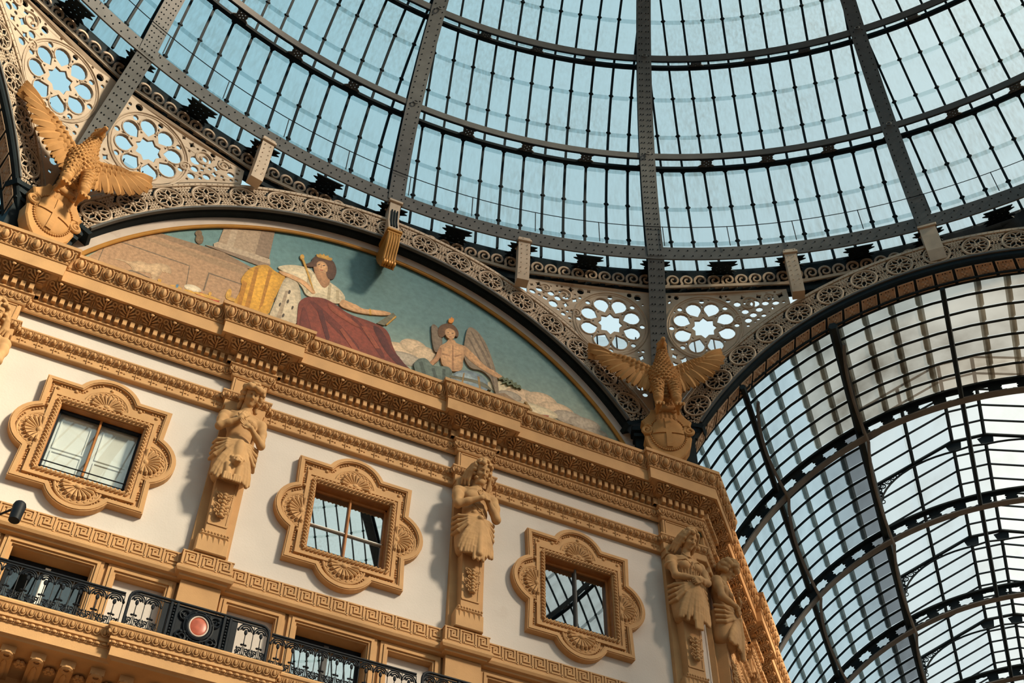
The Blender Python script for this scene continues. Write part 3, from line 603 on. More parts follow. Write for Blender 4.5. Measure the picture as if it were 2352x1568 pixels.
def railing(x0, x1, d, label, bow=False):
    t = thing('balcony_railing', label, 'railing', ((x0 + x1) / 2, -d, RZ))
    n = round((x1 - x0) / 0.245); sp = (x1 - x0) / n; r = MB()
    if bow:
        c = 0.14; P = [(x0, 0, 0.0), (x0, 0, 0.66 - c)] + [(x0 + c - c * math.cos(a), 0, 0.70 - c + c * math.sin(a)) for a in np.linspace(0, pi / 2, 7)] + [(x1 - c + c * math.sin(a), 0, 0.70 - c + c * math.cos(a)) for a in np.linspace(0, pi / 2, 7)] + [(x1, 0, 0.66 - c), (x1, 0, 0.0)]
        r.tube(np.array(P) + [0, -d, RZ], 0.024, 8)
    else: r.tube([(x0, -d, RZ + 0.69), (x1, -d, RZ + 0.69)], 0.02, 8)
    r.box((x0, -d - 0.012, RZ), (x1, -d + 0.012, RZ + 0.025)); r.box((x0, -d - 0.01, RZ + 0.645), (x1, -d + 0.01, RZ + 0.66)); make('handrail', r, 'rail_iron', t)
    for side in ((-1, 1) if bow else (0,)):
        b = MB()
        for k in range(n):
            x = x0 + (k + 0.5) * sp; q = x - (x0 + x1) / 2
            if bow and (abs(q) < 0.52 or q * side < 0): continue
            m = tmat(x, -d, RZ); m[:3, 0] *= sp / 0.245; b.inst(RU, [m])
        make('scrollwork', b, 'rail_iron', t, smooth=True)
    if bow:
        c = (x0 + x1) / 2; p = MB()
        for s in (-1, 1):
            for o in (0.36, 0.45): p.bbox((c + s * o - 0.022, -d - 0.035, RZ), (c + s * o + 0.022, -d + 0.02, RZ + 0.67), 0.008)
            p.box((c + s * 0.405 - 0.06, -d, RZ), (c + s * 0.405 + 0.06, -d + 0.012, RZ + 0.66))
            for k in range(12): p.ball((c + s * 0.405, -d - 0.02, RZ + 0.05 + 0.053 * k), (0.02, 0.016, 0.02), 6, 4)
            p.box((c + s * 0.52 - 0.045, -d - 0.0, RZ), (c + s * 0.52 + 0.045, -d + 0.015, RZ + 0.66))
            for zz, q in ((0.14, 1), (0.52, -1)):
                p.tube(scroll(c + s * 0.22, RZ + zz, 0.10, 1.5, pi / 2 * q, -s * q) + [0, -d - 0.015, 0], 0.014, 5); p.tube(scroll(c + s * 0.10, RZ + zz - 0.03 * q, 0.065, 1.4, -pi / 2 * q, s * q) + [0, -d - 0.015, 0], 0.012, 5)
                for a in range(5): p.ball((c + s * (0.28 - 0.05 * a), -d - 0.02, RZ + zz + 0.09 * q * math.sin(a)), (0.03, 0.018, 0.02), 6, 4)
        p.box((c - 0.36, -d + 0.006, RZ), (c + 0.36, -d + 0.016, RZ + 0.66)); p.torus((c, -d - 0.02, RZ + 0.36), 0.185, 0.03, 1, 0, 2 * pi, 28, 6, 0.92, 1.12); p.torus((c, -d - 0.02, RZ + 0.36), 0.235, 0.015, 1, 0, 2 * pi, 28, 5, 0.92, 1.1); cp_ = make('cast_panel', p, 'rail_iron', t, smooth=True)
        o = MB(); o.ball((c, -d - 0.02, RZ + 0.36), (0.135, 0.03, 0.165), 24, 8); make('marble_medallion', o, 'red_marble', cp_, smooth='all')['label'] = 'oval red marble medallion'
        o = MB(); o.torus((c, -d - 0.035, RZ + 0.36), 0.138, 0.012, 1, 0, 2 * pi, 28, 6, 1, 1.22); make('medallion_rim', o, 'marble', cp_, smooth=True)
    return t
railing(-6.2, -3.45, 0.90, 'black wrought iron railing before the lower left door')
railing(-3.39, -1.27, 1.02, 'black wrought iron railing bow with an oval red medallion', True)
railing(-1.20, 1.17, 0.90, 'black wrought iron railing before the bottom centre door')
railing(1.23, 3.35, 1.02, 'black wrought iron railing bow at the bottom edge below the bearded statue', True)
b = MB(); b.tube([(-5.30, -0.85, -2.35), (-5.30, -0.85, -2.62)], [0.10, 0.085], 12); b.ball((-5.30, -0.85, -2.34), (0.10, 0.10, 0.09), 12, 6); b.tube([(-5.35, -0.85, -2.40), (-5.75, -0.2, -2.3)], 0.02, 6)
o = make('spotlight', b, 'rail_iron', smooth=True); setp(o, 'black spotlight at the left edge above the railing', 'lamp')
MURAL = {
'painted_clouds': [
('cl', [(1.08,5.48),(1.03,5.39),(0.92,5.31),(0.76,5.26),(0.6,5.25),(0.45,5.29),(0.36,5.35),(0.33,5.44),(0.38,5.53),(0.49,5.61),(0.65,5.66),(0.81,5.67),(0.96,5.64),(1.06,5.57)]),
('cl', [(1.29,5.71),(1.24,5.61),(1.14,5.52),(1.01,5.47),(0.88,5.46),(0.76,5.5),(0.68,5.58),(0.66,5.68),(0.71,5.78),(0.8,5.87),(0.94,5.92),(1.07,5.93),(1.19,5.89),(1.27,5.82)]),
('cl', [(1.52,5.59),(1.47,5.47),(1.38,5.38),(1.26,5.32),(1.14,5.31),(1.04,5.36),(0.97,5.44),(0.96,5.55),(1.0,5.67),(1.09,5.77),(1.21,5.82),(1.34,5.83),(1.44,5.79),(1.5,5.7)]),
('cl2', [(1.24,5.24),(1.19,5.15),(1.06,5.07),(0.9,5.03),(0.71,5.02),(0.56,5.05),(0.45,5.11),(0.42,5.2),(0.47,5.29),(0.6,5.36),(0.76,5.41),(0.95,5.42),(1.11,5.39),(1.21,5.33)]),
('cl', [(0.84,4.94),(0.81,4.87),(0.75,4.82),(0.67,4.78),(0.58,4.78),(0.5,4.8),(0.45,4.85),(0.44,4.92),(0.47,4.98),(0.53,5.04),(0.61,5.07),(0.7,5.08),(0.78,5.05),(0.83,5.0)]),
('cl3', [(3.53,5.39),(3.47,5.3),(3.34,5.22),(3.18,5.17),(3.0,5.16),(2.86,5.19),(2.76,5.26),(2.74,5.35),(2.79,5.44),(2.92,5.52),(3.08,5.57),(3.26,5.58),(3.41,5.55),(3.51,5.48)]),
('cl', [(4.02,5.35),(3.95,5.25),(3.82,5.16),(3.63,5.11),(3.44,5.1),(3.28,5.13),(3.17,5.21),(3.15,5.31),(3.22,5.41),(3.35,5.5),(3.54,5.56),(3.73,5.57),(3.9,5.53),(4.0,5.46)]),
('cl', [(4.45,5.41),(4.38,5.3),(4.25,5.2),(4.07,5.14),(3.9,5.13),(3.75,5.17),(3.66,5.26),(3.64,5.37),(3.7,5.49),(3.84,5.59),(4.01,5.65),(4.19,5.66),(4.34,5.61),(4.43,5.53)]),
('cl', [(4.87,5.29),(4.8,5.18),(4.65,5.09),(4.47,5.04),(4.27,5.03),(4.11,5.07),(4.0,5.14),(3.98,5.24),(4.05,5.35),(4.19,5.44),(4.38,5.49),(4.58,5.51),(4.74,5.47),(4.85,5.39)]),
('cl2', [(5.13,5.18),(5.07,5.08),(4.94,5.0),(4.77,4.96),(4.59,4.95),(4.44,4.98),(4.34,5.05),(4.32,5.14),(4.39,5.23),(4.51,5.31),(4.69,5.36),(4.87,5.37),(5.02,5.34),(5.12,5.27)]),
('cl2', [(5.52,5.15),(5.46,5.06),(5.33,4.98),(5.15,4.93),(4.97,4.92),(4.82,4.95),(4.72,5.02),(4.71,5.11),(4.77,5.2),(4.9,5.28),(5.07,5.33),(5.26,5.34),(5.41,5.31),(5.51,5.24)]),
('cl2', [(5.71,4.92),(5.65,4.83),(5.54,4.75),(5.4,4.7),(5.25,4.7),(5.13,4.73),(5.05,4.8),(5.04,4.89),(5.1,4.98),(5.21,5.06),(5.35,5.11),(5.5,5.11),(5.63,5.08),(5.7,5.01)]),
('cl3', [(4.47,5.05),(4.39,4.97),(4.21,4.9),(3.97,4.85),(3.72,4.84),(3.5,4.86),(3.35,4.92),(3.31,4.99),(3.39,5.08),(3.56,5.15),(3.8,5.2),(4.06,5.21),(4.28,5.19),(4.43,5.13)]),
('cl4', [(5.37,4.76),(5.28,4.67),(5.05,4.59),(4.75,4.53),(4.43,4.52),(4.15,4.55),(3.97,4.61),(3.92,4.69),(4.01,4.79),(4.23,4.87),(4.53,4.92),(4.85,4.94),(5.14,4.91),(5.32,4.85)]),
('cl2', [(3.57,5.21),(3.53,5.14),(3.44,5.08),(3.32,5.04),(3.19,5.04),(3.08,5.06),(3.01,5.11),(3.0,5.18),(3.04,5.25),(3.13,5.3),(3.25,5.34),(3.38,5.35),(3.49,5.32),(3.56,5.27)]),
],
'painted_stone_wall': [
('st', [(-6.17,4.39),(-5.8,5.42),(-5.35,6.03),(-5.03,6.36),(-4.86,6.49),(-3.49,6.52),(-2.84,6.27),(-2.86,5.63),(-2.89,4.85),(-3.22,4.72),(-4.48,4.64),(-5.98,4.7)]),
('st2', [(-5.2,6.09),(-5.14,6.19),(-2.8,6.27),(-2.83,6.04)]),
('st3', [(-4.99,6.33),(-4.86,6.49),(-3.43,6.52),(-2.78,6.36),(-2.8,6.29)]),
('ln', [(-5.71,4.85),(-5.71,5.37),(-5.69,5.37),(-5.69,4.85)]),
('ln', [(-5.44,5.74),(-4.01,5.74),(-4.01,5.71),(-5.43,5.7)]),
('ln', [(-4.02,5.74),(-4.0,5.73),(-3.94,5.08),(-3.96,5.08)]),
('ln', [(-3.61,5.73),(-2.88,5.74),(-2.88,5.71),(-3.61,5.69)]),
('ln', [(-3.61,5.73),(-3.58,5.73),(-3.58,5.13),(-3.61,5.13)]),
],
'painted_column': [
('co', [(-3.58,7.33),(-2.52,7.89),(-2.48,6.86),(-3.6,6.74)]),
('co3', [(-3.42,7.42),(-3.29,7.5),(-3.27,6.79),(-3.42,6.77)]),
('co2', [(-2.8,7.74),(-2.52,7.89),(-2.48,6.86),(-2.79,6.82)]),
('co3', [(-3.68,6.69),(-3.61,6.79),(-2.46,6.84),(-2.42,6.67),(-3.66,6.59)]),
('co2', [(-3.84,6.54),(-3.67,6.6),(-2.42,6.67),(-2.46,6.49)]),
],
'painted_owl': [
('ow', [(-3.91,6.72),(-3.9,6.64),(-3.91,6.57),(-3.94,6.52),(-3.97,6.5),(-4.01,6.52),(-4.05,6.56),(-4.07,6.63),(-4.07,6.71),(-4.07,6.78),(-4.04,6.83),(-4.0,6.85),(-3.97,6.84),(-3.93,6.79)]),
('ow', [(-3.97,6.88),(-3.97,6.83),(-3.98,6.79),(-4.01,6.75),(-4.03,6.74),(-4.07,6.74),(-4.09,6.76),(-4.11,6.8),(-4.11,6.85),(-4.1,6.9),(-4.07,6.93),(-4.04,6.95),(-4.01,6.95),(-3.99,6.92)]),
],
'painted_relief': [
('st4', [(-5.47,5.12),(-5.34,5.21),(-5.15,5.2),(-4.96,5.36),(-4.77,5.34),(-4.63,5.47),(-4.48,5.51),(-4.37,5.51),(-4.29,5.3),(-4.35,5.26),(-4.42,5.36),(-4.49,5.26),(-4.5,5.13),(-4.57,4.89),(-4.62,4.89),(-4.59,5.11),(-4.89,5.04),(-5.02,4.94),(-5.19,4.87),(-5.01,5.05),(-5.24,5.18)]),
('ln', [(-5.14,4.9),(-5.04,5.02),(-4.68,4.97),(-4.66,4.94),(-5.0,4.98)]),
],
'painted_crowns': [
('go', [(-4.42,4.84),(-4.43,4.81),(-4.47,4.78),(-4.52,4.77),(-4.58,4.78),(-4.61,4.8),(-4.63,4.83),(-4.62,4.87),(-4.58,4.89),(-4.53,4.91),(-4.47,4.9),(-4.44,4.88)]),
('go', [(-4.44,4.97),(-4.44,4.94),(-4.46,4.92),(-4.47,4.91),(-4.49,4.92),(-4.5,4.94),(-4.51,4.97),(-4.51,4.99),(-4.49,5.02),(-4.48,5.02),(-4.46,5.02),(-4.44,5.0)]),
('go', [(-4.0,4.94),(-4.01,4.9),(-4.06,4.88),(-4.13,4.86),(-4.2,4.87),(-4.25,4.89),(-4.27,4.92),(-4.25,4.96),(-4.2,4.98),(-4.13,5.0),(-4.06,4.99),(-4.01,4.97)]),
('wh', [(-3.63,5.09),(-3.65,5.04),(-3.72,4.99),(-3.81,4.97),(-3.9,4.98),(-3.97,5.02),(-3.99,5.07),(-3.97,5.12),(-3.9,5.17),(-3.81,5.19),(-3.72,5.18),(-3.65,5.14)]),
('go', [(-3.74,4.93),(-3.75,4.89),(-3.8,4.86),(-3.86,4.85),(-3.92,4.86),(-3.96,4.88),(-3.98,4.92),(-3.96,4.96),(-3.92,4.99),(-3.86,5.0),(-3.8,5.0),(-3.75,4.97)]),
('rd', [(-3.53,4.96),(-3.54,4.91),(-3.58,4.87),(-3.62,4.86),(-3.67,4.87),(-3.7,4.9),(-3.71,4.95),(-3.7,5.0),(-3.67,5.04),(-3.62,5.05),(-3.58,5.04),(-3.54,5.01)]),
('rd', [(-3.23,4.94),(-3.25,4.88),(-3.29,4.84),(-3.34,4.82),(-3.4,4.84),(-3.44,4.87),(-3.45,4.92),(-3.44,4.98),(-3.4,5.02),(-3.34,5.04),(-3.29,5.03),(-3.24,4.99)]),
('go', [(-3.22,5.01),(-3.26,4.98),(-3.36,4.96),(-3.5,4.95),(-3.64,4.95),(-3.74,4.96),(-3.78,4.98),(-3.74,5.01),(-3.64,5.03),(-3.5,5.04),(-3.36,5.04),(-3.26,5.03)]),
('wh', [(-3.21,4.85),(-3.24,4.82),(-3.31,4.8),(-3.42,4.79),(-3.53,4.79),(-3.61,4.8),(-3.63,4.83),(-3.61,4.85),(-3.53,4.87),(-3.42,4.89),(-3.31,4.88),(-3.23,4.87)]),
('go', [(-3.04,5.29),(-3.05,5.21),(-3.07,5.14),(-3.1,5.12),(-3.13,5.14),(-3.15,5.2),(-3.15,5.29),(-3.14,5.37),(-3.12,5.44),(-3.09,5.46),(-3.07,5.44),(-3.05,5.38)]),
('go', [(-2.88,5.17),(-2.9,5.14),(-2.95,5.11),(-3.01,5.1),(-3.07,5.11),(-3.12,5.12),(-3.13,5.15),(-3.12,5.18),(-3.07,5.21),(-3.01,5.22),(-2.94,5.21),(-2.9,5.2)]),
('bl', [(-4.09,4.99),(-4.09,4.96),(-4.1,4.94),(-4.11,4.93),(-4.13,4.94),(-4.14,4.96),(-4.14,4.99),(-4.14,5.02),(-4.13,5.04),(-4.11,5.05),(-4.1,5.04),(-4.09,5.02)]),
('go', [(-3.42,5.1),(-3.43,5.06),(-3.44,5.04),(-3.46,5.03),(-3.47,5.04),(-3.48,5.06),(-3.49,5.09),(-3.48,5.13),(-3.47,5.15),(-3.45,5.16),(-3.44,5.16),(-3.43,5.13)]),
],
'painted_yellow_cloak': [
('ye', [(-2.95,5.86),(-2.86,6.21),(-2.73,6.44),(-2.48,6.64),(-2.28,6.48),(-2.02,6.49),(-2.11,6.04),(-2.17,5.53),(-2.21,4.98),(-2.97,4.93),(-2.91,5.34),(-2.86,5.63)]),
('ye2', [(-2.72,6.39),(-2.64,6.43),(-2.62,5.04),(-2.72,5.01)]),
('ye2', [(-2.43,6.51),(-2.35,6.47),(-2.37,5.32),(-2.43,5.09)]),
('ye2', [(-2.9,5.86),(-2.79,5.82),(-2.79,5.05),(-2.88,4.98)]),
],
'painted_ermine_cloak': [
('er', [(-2.05,6.44),(-1.9,6.47),(-1.72,6.36),(-1.58,5.74),(-1.58,4.98),(-2.21,4.95),(-2.15,5.44),(-2.11,6.04)]),
('dk', [(-2.0,5.5),(-2.02,5.45),(-2.03,5.43),(-2.05,5.46),(-2.05,5.51),(-2.04,5.56),(-2.02,5.58),(-2.01,5.55)]),
('dk', [(-2.13,5.62),(-2.14,5.57),(-2.15,5.55),(-2.17,5.57),(-2.17,5.62),(-2.16,5.67),(-2.14,5.69),(-2.13,5.67)]),
('dk', [(-1.74,5.54),(-1.75,5.49),(-1.77,5.47),(-1.78,5.5),(-1.78,5.55),(-1.77,5.6),(-1.75,5.61),(-1.74,5.59)]),
('dk', [(-1.87,5.99),(-1.88,5.94),(-1.9,5.92),(-1.92,5.94),(-1.92,6.0),(-1.91,6.05),(-1.89,6.07),(-1.87,6.04)]),
('dk', [(-1.89,5.21),(-1.9,5.16),(-1.92,5.14),(-1.94,5.16),(-1.94,5.21),(-1.92,5.26),(-1.91,5.28),(-1.89,5.26)]),
('dk', [(-1.86,5.68),(-1.87,5.63),(-1.89,5.61),(-1.91,5.64),(-1.91,5.69),(-1.89,5.74),(-1.88,5.76),(-1.86,5.73)]),
('er2', [(-1.98,6.0),(-1.92,6.03),(-1.95,4.99),(-2.05,4.98)]),
],
'painted_queen': [
('bl_w', [(-2.29,6.63),(-2.15,6.79),(-1.89,6.95),(-1.55,7.01),(-1.43,6.85),(-1.09,6.79),(-0.82,6.66),(-0.67,6.45),(-0.73,6.25),(-0.9,6.13),(-1.15,6.19),(-1.52,6.04),(-1.66,6.32),(-1.94,6.54)]),
('bl_w2', [(-1.6,6.89),(-1.49,6.84),(-1.5,6.18),(-1.55,6.16)]),
('bl_w2', [(-1.11,6.72),(-1.04,6.71),(-1.01,6.18),(-1.08,6.2)]),
('bl_w2', [(-0.92,6.61),(-0.85,6.6),(-0.8,6.24),(-0.87,6.21)]),
('sk2', [(-1.53,7.16),(-1.48,7.33),(-1.36,7.42),(-1.15,7.03),(-1.06,6.75),(-1.19,6.46),(-1.41,6.78)]),
('hair', [(-1.78,6.99),(-1.57,7.22),(-1.56,7.39),(-1.44,7.58),(-1.23,7.61),(-1.06,7.5),(-0.97,7.22),(-1.01,6.92),(-1.13,6.85),(-1.2,7.0),(-1.21,7.22),(-1.32,7.36),(-1.47,7.25),(-1.5,7.06)]),
('sk', [(-1.46,7.25),(-1.4,7.37),(-1.27,7.39),(-1.19,7.26),(-1.18,7.1),(-1.24,7.01),(-1.33,7.02),(-1.42,7.08)]),
('dk2', [(-1.42,7.23),(-1.37,7.28),(-1.37,7.25),(-1.41,7.2)]),
('dk2', [(-1.31,7.26),(-1.26,7.29),(-1.26,7.25),(-1.31,7.23)]),
('rd2', [(-1.35,7.08),(-1.28,7.1),(-1.28,7.07),(-1.34,7.05)]),
('sk2', [(-1.35,7.26),(-1.33,7.26),(-1.32,7.14),(-1.35,7.14)]),
('go', [(-1.5,7.58),(-1.44,7.55),(-1.43,7.64),(-1.37,7.57),(-1.34,7.68),(-1.29,7.59),(-1.23,7.68),(-1.21,7.59),(-1.12,7.63),(-1.14,7.5),(-1.32,7.49),(-1.48,7.46)]),
('sk', [(-2.23,6.57),(-1.91,6.58),(-1.59,6.52),(-1.38,6.33),(-1.34,6.25),(-1.4,6.18),(-1.52,6.28),(-1.69,6.4),(-1.93,6.44),(-2.17,6.46)]),
('go', [(-1.84,7.29),(-1.8,7.34),(-1.73,7.21),(-1.38,6.31),(-1.4,6.27),(-1.77,7.16)]),
('go', [(-1.74,7.3),(-1.75,7.24),(-1.76,7.2),(-1.79,7.18),(-1.82,7.2),(-1.84,7.25),(-1.84,7.31),(-1.82,7.36),(-1.79,7.38),(-1.76,7.35)]),
('sk', [(-0.75,6.38),(-0.6,6.35),(-0.38,6.26),(-0.1,6.32),(0.18,6.47),(0.4,6.49),(0.32,6.36),(-0.08,6.19),(-0.43,6.09),(-0.82,6.11)]),
('go', [(-0.13,6.36),(-0.09,6.38),(-0.05,6.2),(-0.1,6.18)]),
('gr', [(0.08,5.98),(0.42,6.52),(0.51,6.43),(0.26,6.0)]),
('go', [(0.29,6.05),(0.48,6.44),(0.51,6.42),(0.32,6.04)]),
],
'painted_red_skirt': [
('re', [(-1.66,5.79),(-1.52,6.04),(-1.15,6.19),(-0.9,6.13),(-0.56,5.95),(-0.06,5.97),(0.27,5.93),(0.41,5.75),(0.49,5.45),(0.66,5.14),(0.89,4.95),(1.15,4.8),(0.48,4.78),(-1.21,4.78),(-1.58,4.86),(-1.63,5.39)]),
('re2', [(-1.46,5.89),(-1.37,5.99),(-0.65,5.49),(-0.17,5.02),(-0.3,4.93),(-0.8,5.31)]),
('re2', [(-0.55,5.9),(-0.41,5.92),(0.05,5.54),(0.39,5.0),(0.29,4.93),(-0.04,5.39)]),
('re3', [(-0.05,5.9),(0.24,5.84),(0.41,5.31),(0.96,4.89),(0.75,4.84),(0.34,5.18)]),
('re2', [(-1.57,5.63),(-1.51,5.71),(-1.24,4.99),(-1.28,4.81),(-1.54,4.93)]),
('re3', [(-1.23,5.7),(-1.14,5.8),(-0.87,5.02),(-0.91,4.85)]),
('re4', [(-1.07,6.1),(-0.85,6.01),(-0.25,5.7),(-0.31,5.61),(-0.97,5.84)]),
('re4', [(-0.7,5.36),(-0.64,5.44),(-0.16,4.88),(-0.29,4.82)]),
('re4', [(-0.25,5.7),(-0.14,5.75),(0.23,5.22),(0.13,5.17)]),
],
'painted_winged_youth': [
('wi2', [(1.32,6.54),(1.39,6.63),(1.49,6.56),(1.62,6.18),(1.62,5.91),(1.47,5.66),(1.38,6.0)]),
('wi', [(2.18,6.86),(2.27,6.99),(2.45,6.91),(2.65,6.64),(2.81,6.19),(2.94,5.73),(3.02,5.07),(2.93,5.05),(2.83,5.48),(2.6,5.67),(2.3,5.58),(2.14,5.86),(2.13,6.27)]),
('wi2', [(2.26,6.82),(2.3,6.84),(2.78,5.97),(2.91,5.27),(2.87,5.25),(2.73,5.89)]),
('wi2', [(2.21,6.58),(2.25,6.6),(2.59,5.88),(2.58,5.82)]),
('wi2', [(2.45,6.81),(2.49,6.8),(2.78,6.17),(2.75,6.15)]),
('sk', [(1.53,5.92),(1.72,6.16),(1.75,6.29),(1.9,6.34),(1.94,6.24),(2.17,6.26),(2.23,6.14),(2.13,5.85),(2.13,5.42),(1.86,5.27),(1.65,5.37),(1.6,5.6)]),
('sk2', [(1.85,6.13),(1.88,6.15),(1.93,5.35),(1.88,5.33)]),
('sk2', [(1.63,5.76),(1.81,5.78),(1.82,5.73),(1.63,5.71)]),
('sk2', [(1.92,5.81),(2.1,5.97),(2.1,5.92),(1.93,5.76)]),
('sk2', [(1.55,5.93),(1.62,5.91),(1.6,5.55),(1.44,5.27),(1.43,5.14),(1.34,5.14),(1.32,5.26),(1.48,5.54)]),
('sk', [(2.17,6.24),(2.24,6.2),(2.52,5.89),(2.9,5.71),(3.13,5.7),(3.09,5.58),(2.83,5.6),(2.45,5.73),(2.12,5.95)]),
('hair2', [(1.48,6.4),(1.52,6.63),(1.69,6.81),(1.87,6.83),(1.99,6.65),(1.98,6.46),(1.89,6.47),(1.83,6.6),(1.66,6.57),(1.64,6.29),(1.53,6.23)]),
('sk', [(1.65,6.54),(1.75,6.67),(1.88,6.65),(1.92,6.51),(1.87,6.34),(1.77,6.29),(1.68,6.36)]),
('dk2', [(1.71,6.49),(1.76,6.52),(1.76,6.5),(1.71,6.47)]),
('dk2', [(1.82,6.53),(1.87,6.55),(1.87,6.53),(1.82,6.5)]),
('rd2', [(1.77,6.38),(1.83,6.4),(1.82,6.38),(1.77,6.35)]),
('fl', [(1.72,6.92),(1.74,7.02),(1.76,6.97),(1.79,7.09),(1.82,7.02),(1.85,7.07),(1.85,6.93),(1.79,6.84),(1.73,6.85)]),
('bc', [(1.0,5.1),(1.11,5.33),(1.28,5.42),(1.44,5.22),(1.79,5.41),(1.91,5.27),(1.84,4.96),(1.79,4.89),(1.15,4.78),(1.05,4.9)]),
('bc2', [(1.12,5.21),(1.19,5.27),(1.32,4.86),(1.23,4.83)]),
('bc2', [(1.41,5.15),(1.48,5.19),(1.57,4.91),(1.5,4.87)]),
('bc2', [(1.66,5.25),(1.73,5.28),(1.75,4.92),(1.68,4.88)]),
],
'painted_globe': [
('gl', [(2.75,5.14),(2.7,5.02),(2.62,4.9),(2.51,4.8),(2.38,4.74),(2.24,4.71),(2.11,4.72),(2.0,4.76),(1.91,4.84),(1.87,4.95),(1.87,5.07),(1.91,5.2),(1.98,5.31),(2.1,5.41),(2.23,5.48),(2.37,5.51),(2.5,5.5),(2.62,5.46),(2.7,5.37),(2.74,5.26)]),
('gl2', [(2.45,5.23),(2.42,5.15),(2.34,5.08),(2.23,5.04),(2.13,5.03),(2.03,5.06),(1.97,5.11),(1.96,5.19),(2.0,5.27),(2.08,5.34),(2.18,5.38),(2.29,5.39),(2.38,5.36),(2.44,5.31)]),
('gr', [(1.81,5.1),(1.92,5.17),(2.61,5.3),(2.84,5.16),(2.8,5.09),(2.54,5.19),(1.87,5.06)]),
('go2', [(2.15,5.35),(2.18,5.37),(2.15,4.91),(2.1,4.91)]),
('go2', [(2.48,5.41),(2.53,5.41),(2.59,4.92),(2.55,4.9)]),
],
'painted_wreath': [
('gr2', [(3.12,5.67),(3.1,5.62),(3.02,5.55),(2.98,5.55),(3.01,5.6),(3.08,5.67)]),
('gr2', [(3.14,5.55),(3.1,5.56),(3.07,5.63),(3.07,5.7),(3.11,5.68),(3.14,5.61)]),
('gr2', [(3.23,5.69),(3.2,5.63),(3.13,5.57),(3.08,5.56),(3.11,5.62),(3.18,5.68)]),
('gr2', [(3.24,5.55),(3.21,5.57),(3.17,5.64),(3.17,5.7),(3.21,5.69),(3.25,5.61)]),
('gr2', [(3.33,5.68),(3.3,5.63),(3.23,5.56),(3.19,5.56),(3.22,5.61),(3.29,5.68)]),
('gr2', [(3.35,5.53),(3.31,5.55),(3.27,5.62),(3.28,5.68),(3.32,5.67),(3.35,5.59)]),
('gr2', [(3.44,5.65),(3.41,5.59),(3.34,5.53),(3.29,5.52),(3.32,5.58),(3.39,5.64)]),
('gr2', [(3.45,5.49),(3.41,5.5),(3.38,5.57),(3.38,5.63),(3.42,5.62),(3.46,5.55)]),
('gr2', [(3.54,5.59),(3.51,5.53),(3.44,5.47),(3.4,5.46),(3.43,5.52),(3.5,5.59)]),
('gr2', [(3.19,5.58),(3.17,5.53),(3.1,5.47),(3.07,5.46),(3.09,5.51),(3.16,5.57)]),
('gr2', [(3.24,5.46),(3.2,5.47),(3.17,5.54),(3.17,5.59),(3.21,5.58),(3.24,5.51)]),
('gr2', [(3.34,5.59),(3.32,5.54),(3.25,5.48),(3.22,5.47),(3.24,5.52),(3.31,5.58)]),
('gr2', [(3.39,5.47),(3.35,5.48),(3.32,5.55),(3.32,5.6),(3.36,5.59),(3.39,5.52)]),
('gr2', [(3.5,5.6),(3.47,5.55),(3.41,5.49),(3.37,5.48),(3.39,5.53),(3.46,5.59)]),
('gr2', [(3.54,5.48),(3.51,5.49),(3.47,5.56),(3.48,5.61),(3.51,5.6),(3.54,5.53)]),
],
'painted_relics': [
('st2', [(2.84,5.01),(3.13,5.17),(3.47,5.03),(3.44,4.94)]),
('go2', [(3.62,5.12),(3.66,5.15),(3.81,4.94),(3.77,4.9)]),
('rd2', [(3.75,4.82),(4.21,4.95),(4.17,4.82),(3.81,4.72)]),
],
}
# ================================================================ mosaic lunette, marble and gilt frames
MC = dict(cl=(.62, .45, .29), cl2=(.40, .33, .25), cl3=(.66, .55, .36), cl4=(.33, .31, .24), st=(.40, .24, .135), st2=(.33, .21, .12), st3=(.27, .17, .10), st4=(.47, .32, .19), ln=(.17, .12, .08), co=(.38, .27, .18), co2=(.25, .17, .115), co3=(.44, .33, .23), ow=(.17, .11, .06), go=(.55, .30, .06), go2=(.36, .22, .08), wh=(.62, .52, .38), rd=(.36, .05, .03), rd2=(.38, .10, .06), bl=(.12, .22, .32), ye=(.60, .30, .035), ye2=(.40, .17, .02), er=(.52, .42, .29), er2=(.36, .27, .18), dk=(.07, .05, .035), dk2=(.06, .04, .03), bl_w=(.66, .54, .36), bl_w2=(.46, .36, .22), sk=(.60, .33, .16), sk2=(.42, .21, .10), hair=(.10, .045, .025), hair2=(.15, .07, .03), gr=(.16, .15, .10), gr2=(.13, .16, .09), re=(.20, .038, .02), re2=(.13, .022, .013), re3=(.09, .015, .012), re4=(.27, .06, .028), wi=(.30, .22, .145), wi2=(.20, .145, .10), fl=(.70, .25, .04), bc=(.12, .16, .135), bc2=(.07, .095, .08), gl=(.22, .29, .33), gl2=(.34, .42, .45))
t = thing('mosaic_mural', 'mosaic lunette of a crowned seated woman and a winged youth under blue sky', 'mural', (0, 0.35, 3.6))
b = MB(); b.prism([tuple(q) for q in arc(0, 1.25, 7.08, 19.3, 160.7, 64)], 0.365, 0.42); make('painted_background', b, 'mosaic_sky', t)
lay = 0
cl = MURAL.pop('painted_clouds'); cw = MURAL.pop('painted_crowns'); MURAL2 = [('painted_crowns', [c for c in cw[:9] + cw[11:] if c[1][0][0] > -4.2]), ('painted_crowns', [c for c in cw if c[1][0][0] < -4.2]), ('painted_candlestick', cw[9:11])] + [('painted_clouds', [c for c in cl if c[1][0][0] < 3.0]), ('painted_clouds', [c for c in cl if c[1][0][0] >= 3.0])] + list(MURAL.items()); MURAL2 = MURAL2[3:9] + MURAL2[:3] + MURAL2[9:]
